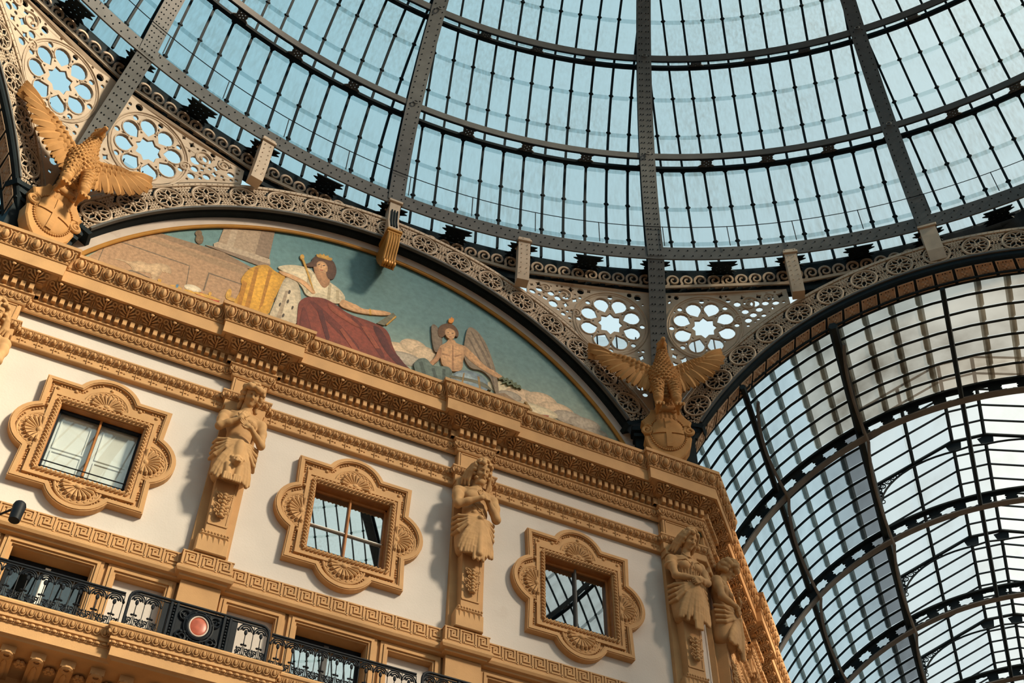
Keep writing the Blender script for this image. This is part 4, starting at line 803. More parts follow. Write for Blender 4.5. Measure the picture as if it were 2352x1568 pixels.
for part, polys in MURAL2:
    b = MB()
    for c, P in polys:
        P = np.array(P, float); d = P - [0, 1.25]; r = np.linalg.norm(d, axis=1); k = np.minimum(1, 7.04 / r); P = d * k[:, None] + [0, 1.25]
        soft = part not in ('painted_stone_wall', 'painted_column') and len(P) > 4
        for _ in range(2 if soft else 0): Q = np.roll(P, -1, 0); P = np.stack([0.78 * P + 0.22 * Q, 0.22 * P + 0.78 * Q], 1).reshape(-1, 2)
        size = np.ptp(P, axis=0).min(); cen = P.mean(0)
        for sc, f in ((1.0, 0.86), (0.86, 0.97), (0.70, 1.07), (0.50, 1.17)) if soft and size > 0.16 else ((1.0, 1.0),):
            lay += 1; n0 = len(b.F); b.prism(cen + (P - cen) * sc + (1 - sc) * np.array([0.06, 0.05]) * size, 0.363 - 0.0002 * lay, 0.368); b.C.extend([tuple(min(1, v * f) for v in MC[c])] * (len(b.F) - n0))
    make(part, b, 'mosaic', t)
b = MB(); b.merge(plate([tuple(q) for q in arc(0, 1.25, 7.42, 17.5, 162.5, 70)] + [tuple(q) for q in arc(0, 1.25, 7.06, 161, 19, 70)], [], 0.14), lambda V: V + [0, 0.37, 0])
o = make('archivolt', b, 'marble'); setp(o, 'pale marble arch band round the mosaic lunette', 'arch band')
b = MB()
for r, rad in ((7.045, 0.035), (7.085, 0.018)):
    a = arc(0, 1.25, r, 18.5, 161.5, 80); b.tube(np.c_[a[:, 0], np.full(len(a), 0.315 if r < 7.06 else 0.30), a[:, 1]], rad, 8)
o = make('gilt_moulding', b, 'gold_paint', smooth=True); setp(o, 'thin gilt moulding edging the mosaic lunette', 'moulding')
# ================================================================ pierced iron arches
ZC, RM = 1.3, 7.625
def medallion_proto():
    b = MB(); b.torus((0, -0.03, 0), 0.30, 0.026, 1, 0, 2 * pi, 28, 6); b.torus((0, -0.02, 0), 0.262, 0.010, 1, 0, 2 * pi, 24, 5); b.ball((0, -0.03, 0), (0.055, 0.03, 0.055), 10, 5)
    for k in range(8):
        a = k * pi / 4; c, s = math.cos(a), math.sin(a); b.ball((0.085 * c, -0.035, 0.085 * s), (0.03, 0.02, 0.03), 6, 4)
        b.merge(ribbon2d([(0.06 * c, 0.06 * s), (0.17 * c, 0.17 * s)], 0.022, -0.04, 0.0))
        for q in (-1, 1):
            a2 = a + q * 0.36; b.merge(ribbon2d([(0.17 * c, 0.17 * s), (0.285 * math.cos(a2), 0.285 * math.sin(a2))], 0.020, -0.035, 0.0))
    return b
def quad_proto():
    b = MB()
    for sz in (-1, 1):
        for sx in (-1, 1):
            b.tube(scroll(sx * 0.055, sz * 0.085, 0.05, 1.2, -sz * pi / 2, sx * sz, 14) + [0, -0.03, 0], 0.015, 5); b.tube(scroll(sx * 0.07, sz * 0.23, 0.06, 1.2, sz * pi / 2, sx * sz, 14) + [0, -0.03, 0], 0.017, 5)
            b.ball((sx * 0.12, -0.03, sz * 0.27), (0.055, 0.02, 0.025), 6, 4); b.ball((sx * 0.03, -0.03, sz * 0.155), (0.03, 0.02, 0.028), 6, 4)
            b.ball((sx * 0.15, -0.03, sz * 0.30), (0.05, 0.015, 0.02), 6, 4)
        b.ball((0, -0.03, sz * 0.30), (0.03, 0.02, 0.04), 6, 4)
    b.ball((0, -0.035, 0), (0.03, 0.025, 0.03), 6, 4); return b
MP, QP = medallion_proto(), quad_proto()
def on_arch(a_deg, r, y=0.0):
    a = math.radians(a_deg); return tmat(r * math.cos(a), y, ZC + r * math.sin(a), a - pi / 2)
def iron_arch(label):
    t = thing('iron_arch', label, 'arch', (0, 0, 5.0), group='pierced iron arches round the octagon')
    b = MB(); ring = lambda r0, r1, a0, a1, n=60: [tuple(q) for q in arc(0, ZC, r1, a0, a1, n)] + [tuple(q) for q in arc(0, ZC, r0, a1, a0, n)]
    b.merge(plate(ring(7.28, 8.02, 33, 147), [], 0.10), lambda V: V + [0, 0.09, 0]); b.merge(plate(ring(7.28, 7.33, 33, 147), [], 0.34), lambda V: V + [0, 0.18, 0]); b.merge(plate(ring(7.96, 8.02, 33, 147), [], 0.34), lambda V: V + [0, 0.18, 0])
    for s in (33, 147): a = on_arch(s, 7.62, 0.1); q = MB(); q.box((-0.05, -0.12, -0.46), (0.05, 0.30, 0.46)); b.inst(q, [a])
    make('arch_web', b, 'dark_iron', t)
    b = MB(); a = arc(0, ZC, 7.985, 34, 146, 70); b.merge(ribbon2d(a, 0.075, -0.03, 0.06)); rv = MB(); rv.ball((0, -0.035, 0), (0.013, 0.012, 0.013), 5, 4)
    b.inst(rv, [on_arch(34.5 + 0.95 * k, 7.985) for k in range(118)]); make('outer_rim', b, 'cream_iron', t)
    b = MB(); a = arc(0, ZC, 7.295, 34, 146, 70); b.merge(ribbon2d(a, 0.05, -0.02, 0.06)); make('inner_rim', b, 'grey_iron', t)
    b = MB()
    for k in range(-8, 9):
        for s in (-1, 1): b.inst(QP, [on_arch(90 - 6.6 * k + s * 3.05, RM, 0.04)])
        q = MB(); q.torus((0, -0.02, 0), 0.3, 0.018, 1, pi * 1.22, pi * 1.78, 9, 5); b.inst(q, [on_arch(90 - 6.6 * k, RM - 0.035, 0.04)])
    make('scroll_filling', b, 'cream_iron', t, smooth=True)
    for k in range(-8, 9):
        b = MB(); b.inst(MP, [on_arch(90 - 6.6 * k, RM, 0.03)]); make('medallion', b, 'cream_iron', t, smooth=True)
    return t
def turn(deg): return Matrix.Rotation(math.radians(deg), 4, 'Z')
ia = iron_arch('pierced iron arch with round medallions above the mosaic lunette')
dup(ia, turn(-45), 'pierced iron arch with round medallions over the opening of the right glass vault')
dup(ia, turn(45), 'pierced iron arch at the far left edge, mostly out of the photo')
for k in range(5): dup(ia, turn(-90 - 45 * k), 'pierced iron arch of the octagon behind or beside the viewer', 'iron arches behind the viewer')
# soffit bands of square panels (arms only)
def panel_proto():
    b = MB(); b.merge(ribbon2d(rect(-0.175, 0.175, -0.15, 0.15), 0.03, -0.035, 0.0, True)); b.box((-0.17, -0.01, -0.145), (0.17, 0.0, 0.145)); b.ball((0, -0.02, 0), (0.04, 0.025, 0.04), 8, 4)
    for k in range(4):
        a = k * pi / 2 + pi / 4; b.ball((0.065 * math.cos(a), -0.018, 0.065 * math.sin(a)), (0.035, 0.018, 0.035), 7, 4); b.tube(scroll(0.115 * math.cos(a), 0.10 * math.sin(a), 0.028, 1.1, a, 1, 9) + [0, -0.018, 0], 0.008, 4)
    return b
PP = panel_proto(); VR0 = 7.12
def soffit(label, deg):
    t = thing('panelled_soffit', label, 'soffit', (0, 0.3, 5.0), deg); b = MB(); G = []
    for q in np.radians(np.linspace(24, 156, 80)): c, s = math.cos(q), math.sin(q); G.append([(r * c, y, zc_ + r * s) for r, y, zc_ in ((7.36, 0.01, 1.08), (7.34, 0.04, 1.06), (7.62, 0.40, 0.52), (7.84, 0.42, 0.52), (7.86, 0.38, 0.7), (7.46, 0.02, 1.1))])
    b.grid(G, closed_v=True); make('soffit_plate', b, 'dark_iron', t, deg); b = MB(); h = MB()
    for k in range(-18, 19):
        a = math.radians(90 + 3.45 * k); tv, rv = np.array([-math.sin(a), 0, math.cos(a)]), np.array([math.cos(a), 0, math.sin(a)])
        e0, e1 = np.array([0, 0.04, 1.06]) + rv * 7.34, np.array([0, 0.40, 0.52]) + rv * 7.62; dv = (e1 - e0) / np.linalg.norm(e1 - e0); m = np.eye(4); m[:3, 0] = tv; m[:3, 2] = dv; m[:3, 1] = np.cross(dv, tv) * (1 if np.cross(dv, tv) @ rv > 0 else -1); m[:3, 3] = (e0 + e1) / 2 - m[:3, 1] * 0.005; b.inst(PP, [m])
        for sx in (-1, 1):
            for kx in range(3): q = MB(); q.ball((sx * (0.03 + 0.055 * kx), -0.012, 0.115 * (1 if kx % 2 else -1)), (0.014, 0.008, 0.014), 5, 4); h.inst(q, [m])
    sq = make('square_panels', b, 'panel_terracotta', t, deg, smooth=True); make('panel_holes', h, 'dark_iron', sq, deg)['kind'] = 'stuff'; return t
soffit('dark soffit band of small square panels round the right glass vault', -45); soffit('dark soffit band of small square panels at the far left edge', 45)
# corner blocks under the arches
for deg, s, lab in ((-22.5, 1, 'dark iron corner block behind the right shield'), (22.5, -1, 'dark iron corner block behind the left shield')):
    b = MB(); b.box((-0.66, 1.22, 3.3), (0.66, 1.9, 5.2)); b.box((-0.74, 1.10, 5.10), (0.74, 1.9, 5.22)); b.box((-0.70, 1.14, 4.95), (0.70, 1.9, 5.04)); o = make('corner_block', b, 'dark_iron', deg=deg); setp(o, lab, 'iron block')
# ================================================================ the dome
ZS, RI, RS = 9.6, 16.55, 17.15
def revolve(prof, a0, a1, n, closed=False):        # prof: list of (r, z); angles measured at the octagon centre
    b = MB(); G = np.zeros((n, len(prof), 3)); t = np.radians(np.linspace(a0, a1, n, endpoint=not closed))
    for j, (r, z) in enumerate(prof): G[:, j, 0] = r * np.cos(t); G[:, j, 1] = r * np.sin(t) - A; G[:, j, 2] = z
    b.grid(G, closed_u=closed, closed_v=True); return b
def sph(R, phi): p = math.radians(phi); return R * math.cos(p), ZS + R * math.sin(p)
def knot_proto():       # star-cut gusset, flat in xy-like (x tangential, z from beam to tube)
    P = [(-0.20, 0), (0.20, 0), (0.16, 0.10), (0.22, 0.12), (0.13, 0.20), (0.15, 0.26), (0.13, 0.32), (0.22, 0.40), (0.16, 0.42), (0.20, 0.52), (-0.20, 0.52), (-0.16, 0.42), (-0.22, 0.40), (-0.13, 0.32), (-0.15, 0.26), (-0.13, 0.20), (-0.22, 0.12), (-0.16, 0.10)]
    holes = [[(x + 0.018 * math.cos(a), z + 0.018 * math.sin(a)) for a in np.linspace(0, 2 * pi, 6, endpoint=False)] for x, z in ((0, 0.26), (-0.06, 0.2), (0.06, 0.2), (-0.06, 0.32), (0.06, 0.32), (0, 0.14), (0, 0.38), (-0.1, 0.43), (0.1, 0.43), (-0.1, 0.09), (0.1, 0.09))]
    return plate(P, holes, 0.025)
KN = knot_proto()
def knot_row(r0, z0, r1, z1, mb, step=5.625, wide=1.0):
    L = math.hypot(r1 - r0, z1 - z0)
    for k in range(64):
        a = math.radians(k * step); m = np.eye(4); T = np.array([-math.sin(a), math.cos(a), 0]); D = np.array([math.cos(a) * (r1 - r0), math.sin(a) * (r1 - r0), z1 - z0]) / L; N = np.cross(D, T)
        m[:3, 0] = T * wide; m[:3, 1] = N; m[:3, 2] = D * (L / 0.52); m[:3, 3] = (r0 * math.cos(a), r0 * math.sin(a) - A, z0); mb.inst(KN, [m])
    return mb
def ring_at(r, z, n, mb, dz=0.0, s=0.02):
    pr = MB(); pr.ball((0, 0, 0), s, 5, 3)
    for k in range(n): a = 2 * pi * (k + (0.5 if dz else 0)) / n; mb.inst(pr, [tmat(r * math.cos(a), r * math.sin(a) - A, z)])
def dome_ring(name, label, phi, hgt, tube, rivets, gap):
    r, z = sph(RI, phi); t = thing(name, label, 'girder', (0, 12.0, z)); p = math.radians(phi); dr, dz = -math.sin(p) * hgt / 2, math.cos(p) * hgt / 2; nr, nz = math.cos(p) * 0.035, math.sin(p) * 0.035
    fl_ = make('flange', revolve([(r - dr, z - dz), (r + dr, z + dz), (r + dr + nr, z + dz + nz), (r - dr + nr, z - dz + nz)], 0, 360, 256, True), 'grey_iron', t)
    w = revolve([(r + 0.03, z - 0.02), (r + 0.14, z + 0.0), (r + 0.14, z + 0.03), (r + 0.03, z + 0.03)], 0, 360, 192, True)
    if rivets:
        b = MB(); ring_at(r - dr * .5 - 0.008, z - dz * .45, 470, b); ring_at(r + dr * .5 - 0.008, z + dz * .45, 470, b, 1); make('rivets', b, 'dark_iron', fl_)['kind'] = 'stuff'
    r2, z2 = sph(RS - 0.14, phi + gap); 
    if tube: w.merge(revolve([(r2 + tube * math.cos(a), z2 + tube * math.sin(a)) for a in np.linspace(0, 2 * pi, 8, endpoint=False)], 0, 360, 192, True))
    make('tube_rail' if tube else 'web', w, 'dark_iron', t)
    make('star_gussets', knot_row(r + 0.02, z, r2, z2, MB()) if tube else knot_row(16.60, 9.72, 17.22, 10.0, MB(), wide=1.7), 'grey_iron' if tube else 'dark_iron', t); return t
dome_ring('ring_girder', 'heavy riveted iron ring girder round the foot of the glass dome', 1.4, 0.46, 0, True, 0.75)
dome_ring('ring_purlin', 'lower double iron ring across the dome panes, with star gussets', 14.05, 0.18, 0.08, False, -0.15)
dome_ring('ring_purlin', 'upper double iron ring across the dome panes, near the top of the photo', 25.8, 0.18, 0.08, False, 0.0)
o = bpy.data.objects; 
def dome_rib(deg, label, lower=None, name='dome_rib'):
    ph = np.linspace(1.0, 66, 40); P = [sph(RI - 0.03, q) for q in ph]
    if lower: P = lower + P
    P = np.array(P); T = np.gradient(P, axis=0); T /= np.linalg.norm(T, axis=1)[:, None]; N = np.c_[T[:, 1], -T[:, 0]]       # outward
    def strip(x0, x1, d0, d1):
        G = np.zeros((len(P), 4, 3))
        for j, (x, d) in enumerate(((x0, d0), (x1, d0), (x1, d1), (x0, d1))): q = P + N * d; G[:, j, 0] = x; G[:, j, 1] = q[:, 0] - A; G[:, j, 2] = q[:, 1]
        b = MB(); b.grid(G, closed_v=True); b.F += [(0, 1, 2, 3), tuple((len(P) - 1) * 4 + k for k in (3, 2, 1, 0))]; return b
    t = thing(name, label, 'rib', (0, P[0][0] - A, P[0][1]), deg, group='curved dome ribs')
    fl_ = make('flange', strip(-0.20, 0.20, 0.0, 0.035), 'grey_iron', t, deg); w = strip(-0.03, 0.03, 0.03, 0.55); w.merge(strip(-0.14, 0.14, 0.52, 0.57)); make('web', w, 'dark_iron', t, deg)
    d = np.r_[0, np.cumsum(np.linalg.norm(np.diff(P, axis=0), axis=1))]; b = MB(); pr = MB(); pr.ball((0, 0, 0), 0.019, 5, 3)
    for s in np.arange(0.1, d[-1], 0.2):
        r, z = np.interp(s, d, P[:, 0]), np.interp(s, d, P[:, 1])
        for x in (-0.13, -0.06, 0.06, 0.13) if lower else (-0.12, 0.12): b.inst(pr, [tmat(x, r - A - 0.005, z)])
    make('rivets', b, 'dark_iron', fl_, deg)['kind'] = 'stuff'
    for q in (14.05, 25.8): c = MB(); r, z = sph(RI - 0.06, q); c.torus((0, r - A - 0.03, z), 0.06, 0.018, 1, 0, 2 * pi, 12, 5); make('shackle', c, 'grey_iron', fl_, deg)
    return t
LOW = [(18.0, 4.6), (17.92, 5.2), (17.75, 6.0), (17.52, 7.0), (17.22, 8.0), (16.85, 9.0), (16.60, 9.7)]
rc = dome_rib(-22.5, 'iron corner rib rising behind the right eagle into the dome', LOW); rm_ = dome_rib(0, 'iron dome rib above the console bracket at the crown of the mosaic arch')
dup(rc, turn(45), 'iron corner rib rising behind the left eagle into the dome'); dup(rm_, turn(-45), 'iron dome rib above the crown of the right arm arch')
for k in range(6): dup(rc, turn(-45 * (k + 1)), 'iron corner rib of the dome behind or beside the viewer', 'dome ribs behind the viewer')
for k in range(6): dup(rm_, turn(-45 * (k + 2)), 'iron dome rib behind or beside the viewer', 'dome ribs behind the viewer'); 
# glazing: one bay (22.5 degrees) with parallel bars, copied round the dome
def dome_bay():
    t = thing('dome_glazing', '', 'dome glazing', (0, 16.9 - A, 10.2), -11.25); tl = math.tan(math.radians(11.25)); g, b = MB(), MB(); ph = [1.5] + [5.3 + 4.35 * k for k in range(15)]
    def pt(s, R, phi): r, z = sph(R, phi); s = max(-r * tl, min(r * tl, s)); return (s, math.sqrt(max(r * r - s * s, 0)) - A, z)
    for i in range(len(ph) - 1):
        for k in range(-6, 6):
            s0, s1 = k * 0.558 + 0.004, (k + 1) * 0.558 - 0.004; lim = sph(RS, ph[i])[0] * tl; c = (s0 + s1) / 2
            if s0 > lim or s1 < -lim: continue
            lo, hi = ph[i] - (0.40 if i else 0), ph[i + 1]; V = [pt(s0 + 0.07, RS + 0.03, lo), pt(s1 - 0.07, RS + 0.03, lo), pt(s1, RS + 0.02, lo + 0.2), pt(s1, RS, hi), pt(s0, RS, hi), pt(s0, RS + 0.02, lo + 0.2)]
            g.add(V, [(0, 1, 2, 3, 4, 5)])
    nb = MB(); nb.ball((0, 0, 0), (0.075, 0.05, 0.055), 6, 4)
    for k in range(-6, 7):
        s = k * 0.558; P = []
        for q in np.arange(1.5, 66.1, 1.45):
            if abs(s) <= sph(RS, q)[0] * tl + 0.02: P.append(pt(s, RS - 0.05, q))
        if len(P) > 1: b.tube(P, 0.042, 4)
        for q in ph[1:]:
            if abs(s) <= sph(RS, q)[0] * tl: b.inst(nb, [tmat(*pt(s, RS - 0.06, q - 0.2))])
    make('panes', g, 'dome_glass', t, -11.25); make('glazing_bars', b, 'dark_iron', t, -11.25); return t
db = dome_bay(); db['label'] = 'glazed dome bay between the middle rib and the right corner rib'
for a, l in ((45, 'glazed dome bay at the top left corner of the photo'), (22.5, 'glazed dome bay between the left corner rib and the middle rib'), (-22.5, 'glazed dome bay right of the corner rib, above the right arm arch'), (-45, 'glazed dome bay at the top right corner of the photo')): dup(db, turn(a), l)
for k in range(11):
    o = dup(db, turn(-67.5 - 22.5 * k), 'glazed dome bay behind or beside the viewer', 'dome bays behind the viewer')
    if k < 2:      # unseen east bays darkened to cut the sun on the facade's right end
        for c in o.children:
            if c.name.startswith('panes'): c.data = c.data.copy(); c.data.materials.clear(); c.data.materials.append(MAT['shade_glass_mid' if k else 'shade_glass_dark'])
# wire rail round the ring
b = revolve([(16.42 + 0.012 * math.cos(a), 10.92 + 0.012 * math.sin(a)) for a in np.linspace(0, 2 * pi, 4, endpoint=False)], 25, 130, 120); t = thing('safety_wire', 'thin safety wire on posts just above the ring girder', 'wire', (0, -0.3, 10.2)); make('wire', b, 'rail_iron', t)
for k in range(19):
    b = MB(); a = math.radians(27.5 + 5.6 * k); b.tube([(16.45 * math.cos(a), 16.45 * math.sin(a) - A, 10.18), (16.42 * math.cos(a), 16.42 * math.sin(a) - A, 10.93)], 0.012, 5); make('post', b, 'rail_iron', t)
# ================================================================ drum with running scrolls, pierced spandrels, brackets
o = make('drum', revolve([(17.24, 9.18), (17.24, 10.22), (17.34, 10.26), (17.34, 9.10), (17.18, 9.10), (17.18, 9.24)], 0, 360, 256, True), 'dark_iron'); setp(o, 'dark iron drum band below the ring girder, carrying the scroll frieze', 'drum')
def frieze(deg):
    b = MB(); R = 17.2
    def strip(P, wd):
        q = ribbon2d(P, wd, -0.03, 0.01); V = q.verts(); a = math.radians(90) - V[:, 0] / R; rr = R + V[:, 1]; b.add(np.c_[rr * np.cos(a), rr * np.sin(a) - A, V[:, 2]], q.F)
    u = R * math.radians(1.125); x0 = -R * math.radians(5.625)
    strip([(x0 + 0.05, 9.44), (-x0 - 0.05, 9.44)], 0.10)
    for k in range(10):
        c = x0 + (k + 0.5) * u; z = 9.735; n = 26; tt = np.linspace(0, 1, n); an = math.radians(215) - 2 * pi * 1.38 * tt; rr = 0.165 * (1 - 0.80 * tt); P = np.c_[c + rr * np.cos(an), z + rr * np.sin(an) * 1.32]
        P = np.vstack([[c - 0.20, 9.47], [c - 0.155, 9.53], P]); strip(P, np.r_[0.10, 0.075, np.linspace(0.056, 0.034, n)])
        strip([(c - 0.03, 9.46), (c + 0.13, 9.50)], 0.09)
    o = make('scroll_frieze', b, 'cream_iron', deg=deg); return o
for deg, l in ((39.375, 'at the top left corner, left of the left corner rib'), (28.125, 'just left of the left corner rib'), (16.875, 'just right of the left corner rib'), (5.625, 'above the left half of the mosaic arch crown'), (-5.625, 'right of the console bracket, over the mosaic arch'), (-16.875, 'just left of the right corner rib'), (-28.125, 'just right of the right corner rib'), (-39.375, 'near the right edge, over the arm arch')):
    o = frieze(deg); setp(o, 'cream running scroll frieze ' + l, 'frieze', 'running scroll friezes below the dome')
# pierced spandrels
def circ(cx, cz, r, n=14, rot=0.0): return [(cx + r * math.cos(a + rot), cz + r * math.sin(a + rot)) for a in np.arange(n) * 2 * pi / n]
RP = 17.3
def arch_top(s):       # lowest height of the panel at distance s from the corner
    u = A * math.tan(math.radians(22.5) - s / RP); return ZC + math.sqrt(max(8.06 ** 2 - u * u, 0.01))
def spandrel_plate(seed):
    r = random.Random(seed); ss = np.linspace(0.08, 3.2, 30); bottom = [(s, min(arch_top(s) + 0.0, 9.1)) for s in ss]; k0 = 9.16
    outer = [(0.08, k0), (0.08, arch_top(0.08))] + bottom[1:] + [(3.2, k0)]
    cx, cz = 1.12, 8.17; H = []; occ = []
    star = []
    for i in range(16): a = i * pi / 8; q = 0.31 if i % 2 == 0 else 0.235; star.append((cx + q * math.cos(a + pi / 8 * 0), cz + q * math.sin(a)))
    H.append(star); occ.append((cx, cz, 0.34))
    for i in range(8):
        a = i * pi / 4 + pi / 8; px, pz = cx + 0.57 * math.cos(a), cz + 0.57 * math.sin(a); t_ = np.linspace(-2.1, 2.1, 10); P = [(px + 0.185 * math.cos(a + q), pz + 0.185 * math.sin(a + q)) for q in t_] + [(px - 0.235 * math.cos(a), pz - 0.235 * math.sin(a))]
        H.append(P); occ += [(px, pz, 0.22), (px - 0.13 * math.cos(a), pz - 0.13 * math.sin(a), 0.12)]
        a2 = i * pi / 4
        for rr, q in ((0.42, 0.04), (0.62, 0.05)):
            P = [(cx + (rr + 0.0) * math.cos(a2) + q * math.cos(a2 + w_), cz + rr * math.sin(a2) + q * math.sin(a2 + w_)) for w_ in (0, 2.1, 4.2)]
            H.append(P); occ.append((cx + rr * math.cos(a2), cz + rr * math.sin(a2), 0.07))
        H.append(circ(cx + 0.77 * math.cos(a2), cz + 0.77 * math.sin(a2), 0.065, 10)); occ.append((cx + 0.77 * math.cos(a2), cz + 0.77 * math.sin(a2), 0.09))
    def inside(x, z, q): return 0.24 + q < x < 3.18 - q and z < k0 - q and z > max(arch_top(max(x - q, 0.2)), arch_top(min(x + q, 3.3))) + q * 0.9 
    H = [h for h in H if all(inside(x, z, 0.03) for x, z in h)]
    for rad in (0.12, 0.09, 0.065, 0.048, 0.034):
        for _ in range(900 if rad < 0.1 else 60):
            x, z = r.uniform(0.28, 3.15), r.uniform(5.2, 9.15)
            d = abs(math.hypot(x - cx, z - cz) - 0.90)
            if d < rad + 0.03 or not inside(x, z, rad + 0.03): continue
            if all(math.hypot(x - a, z - b_) > q + rad + 0.018 for a, b_, q in occ):
                occ.append((x, z, rad)); a = r.uniform(0, 6)
                if rad > 0.05: H.append([(x + rad * (1 if q % 2 else 0.55) * math.cos(a + q * pi / 4), z + rad * (1 if q % 2 else 0.55) * math.sin(a + q * pi / 4)) for q in range(8)] if r.random() < 0.4 else circ(x, z, rad, 9))
                else: H.append(circ(x, z, rad, 6))
    p = plate(outer, H, 0.05)
    q = MB(); q.torus((cx, -0.03, cz), 0.90, 0.026, 1, 0, 2 * pi, 40, 5)
    for i in range(8): a = i * pi / 4 + pi / 8; q.torus((cx + 0.57 * math.cos(a), -0.03, cz + 0.57 * math.sin(a)), 0.20, 0.018, 1, a - 2.2, a + 2.2, 12, 5)
    q.torus((cx, -0.03, cz), 0.845, 0.012, 1, 0, 2 * pi, 36, 5)
    for sx, sz, rr in ((2.25, 8.78, 0.22), (2.72, 8.90, 0.15), (1.95, 8.3, 0.13)): q.tube(scroll(sx, sz, rr, 1.6, 0.5, 1, 24) + [0, -0.03, 0], 0.03, 5)
    return p, q
def spandrel(theta, sg, label, seed):
    p, q = spandrel_plate(seed)
    def warp(V):
        s, y, z = V[:, 0], V[:, 1], V[:, 2]; th = math.radians(theta) - sg * s / RP; fa = 90.0 if (sg < 0 and theta < 90) or (sg > 0 and theta > 90) else (45.0 if theta < 90 else 135.0)
        rf = A / np.cos(th - math.radians(fa)); z0 = np.array([arch_top(max(a, 0.0)) for a in s]); k = np.clip((z - z0) / (9.2 - z0 + 1e-6), 0, 1); k = np.where(z0 > 9.1, 1, k)
        r = rf * (1 - k) + 17.16 * k + y; return np.c_[r * np.cos(th), r * np.sin(th) - A, z]
    b = MB(); b.merge(p, warp); t = thing('pierced_spandrel', label, 'spandrel', tuple(warp(np.array([[1.2, 0, 7.0]]))[0]), group='pierced spandrels beside the corner ribs'); make('tracery_plate', b, 'cream_iron', t); b = MB(); 
    b.merge(q, warp); make('raised_tracery', b, 'cream_iron', t, smooth=True); return t
sp1 = spandrel(67.5, -1, 'pierced cream star tracery spandrel left of the right corner rib', 1); sp2 = spandrel(67.5, 1, 'pierced cream star tracery spandrel right of the right corner rib', 2)
spandrel(112.5, 1, 'pierced cream star tracery spandrel right of the left corner rib', 3); spandrel(112.5, -1, 'pierced cream star tracery spandrel left of the left corner rib', 4)
for k in range(6):
    for s_ in (sp1, sp2): dup(s_, turn(-45 * (k + 1)), 'pierced iron spandrel of the octagon behind or beside the viewer', 'spandrels behind the viewer')
for th, l in ((67.5, 'right'), (112.5, 'left')):
    t = thing('spandrel_glazing', 'outer panes seen through the star tracery by the %s corner rib' % l, 'glazing', (19 * math.cos(math.radians(th)), 19 * math.sin(math.radians(th)) - A, 4)); b = MB(); bb = MB()
    for k in range(-4, 5):
        for z in (7.2, 8.4): 
            a0, a1 = math.radians(th + k * 1.5 - .75), math.radians(th + k * 1.5 + .75); R = 19.0; b.add([(R * math.cos(a), R * math.sin(a) - A, zz) for a, zz in ((a0, z - 0.06), (a1, z - 0.06), (a1, z + 1.2), (a0, z + 1.2))], [(0, 1, 2, 3)])
        a = math.radians(th + k * 1.5 + .75); bb.tube([(18.95 * math.cos(a), 18.95 * math.sin(a) - A, 7.2), (18.95 * math.cos(a), 18.95 * math.sin(a) - A, 9.6)], 0.02, 4)
    make('panes', b, 'lantern_glass', t); make('glazing_bars', bb, 'dark_iron', t)
# brackets
def console(label):
    t = thing('console_bracket', label, 'bracket', (0, -0.2, 7.1)); b = MB(); G = []
    P = [(-0.20, 9.95), (-0.18, 9.5), (-0.22, 9.0), (-0.33, 8.62), (-0.36, 8.40)]
    b.grid([[(x, y + dy, z) for x, dy in ((-0.13, 0), (0.13, 0), (0.13, 0.3), (-0.13, 0.3))] for y, z in P], closed_v=True); b.F += [(0, 1, 2, 3), (19, 18, 17, 16)]
    b.bbox((-0.17, -0.24, 9.78), (0.17, 0.1, 9.86), 0.01); fp_ = make('fluted_plate', b, 'cream_iron', t)
    f = MB()
    for x in (-0.065, 0, 0.065): f.tube([(x, -0.21, 9.45), (x, -0.24, 8.97), (x, -0.335, 8.66)], 0.022, 6)
    make('flutes', f, 'dark_iron', fp_); c = MB(); c.bbox((-0.185, -0.46, 8.34), (0.185, 0.1, 8.42), 0.015); c.bbox((-0.17, -0.43, 8.28), (0.17, 0.1, 8.34), 0.01)
    Q = [(-0.40, 8.28), (-0.43, 8.12), (-0.39, 7.9), (-0.30, 7.68), (-0.25, 7.5), (-0.28, 7.36), (-0.20, 7.26)]
    c.grid([[(x, y, z) for x, y, z in ((-0.15, yb, z), (-0.15, y, z), (0.15, y, z), (0.15, yb, z))] for (y, z), yb in zip(Q, (0.3, 0.3, 0.2, 0.08, -0.05, -0.12, -0.19))]); c.grid([[(x, y, z) for x in (-0.15, 0.15)] for y, z in ((-0.18, 7.28), (0.0, 7.55), (0.25, 7.9))])
    for k in range(5): x = -0.12 + 0.06 * k; c.tube([(x, y - 0.01, z) for y, z in Q], [0.026, 0.03, 0.028, 0.026, 0.024, 0.026, 0.02], 6)
    for k in range(5): c.ball((-0.12 + 0.06 * k, -0.30 + 0.02 * (k % 2), 7.33 + 0.03 * (k % 2)), (0.045, 0.07, 0.09), 7, 5)
    make('scrolled_console', c, 'gold_paint', t, smooth=True); return t
console('fluted cream bracket with a gilt scrolled console hanging over the mosaic')
def bracket(deg, label, plain=False):
    b = MB(); zt = 8.5 if not plain else 8.7; P = [(-0.18, 9.95), (-0.16, 9.5), (-0.12, 9.0), (-0.03, zt)]; hw = 0.145 if not plain else 0.19
    b.grid([[(x, y + dy, z) for x, dy in ((-hw, 0), (hw, 0), (hw, 0.25), (-hw, 0.25))] for y, z in P], closed_v=True); b.F += [(0, 1, 2, 3), (15, 14, 13, 12)]; b.bbox((-hw - 0.03, -0.22, 9.78), (hw + 0.03, 0.1, 9.86), 0.01)
    if not plain:
        for k in range(7):
            for x in (-0.07, 0.07): b.ball((x, -0.185 + 0.015 * k, 9.66 - 0.16 * k), (0.016, 0.014, 0.016), 5, 4)
    o = make('strut_bracket', b, 'cream_iron', deg=deg); setp(o, label, 'bracket')
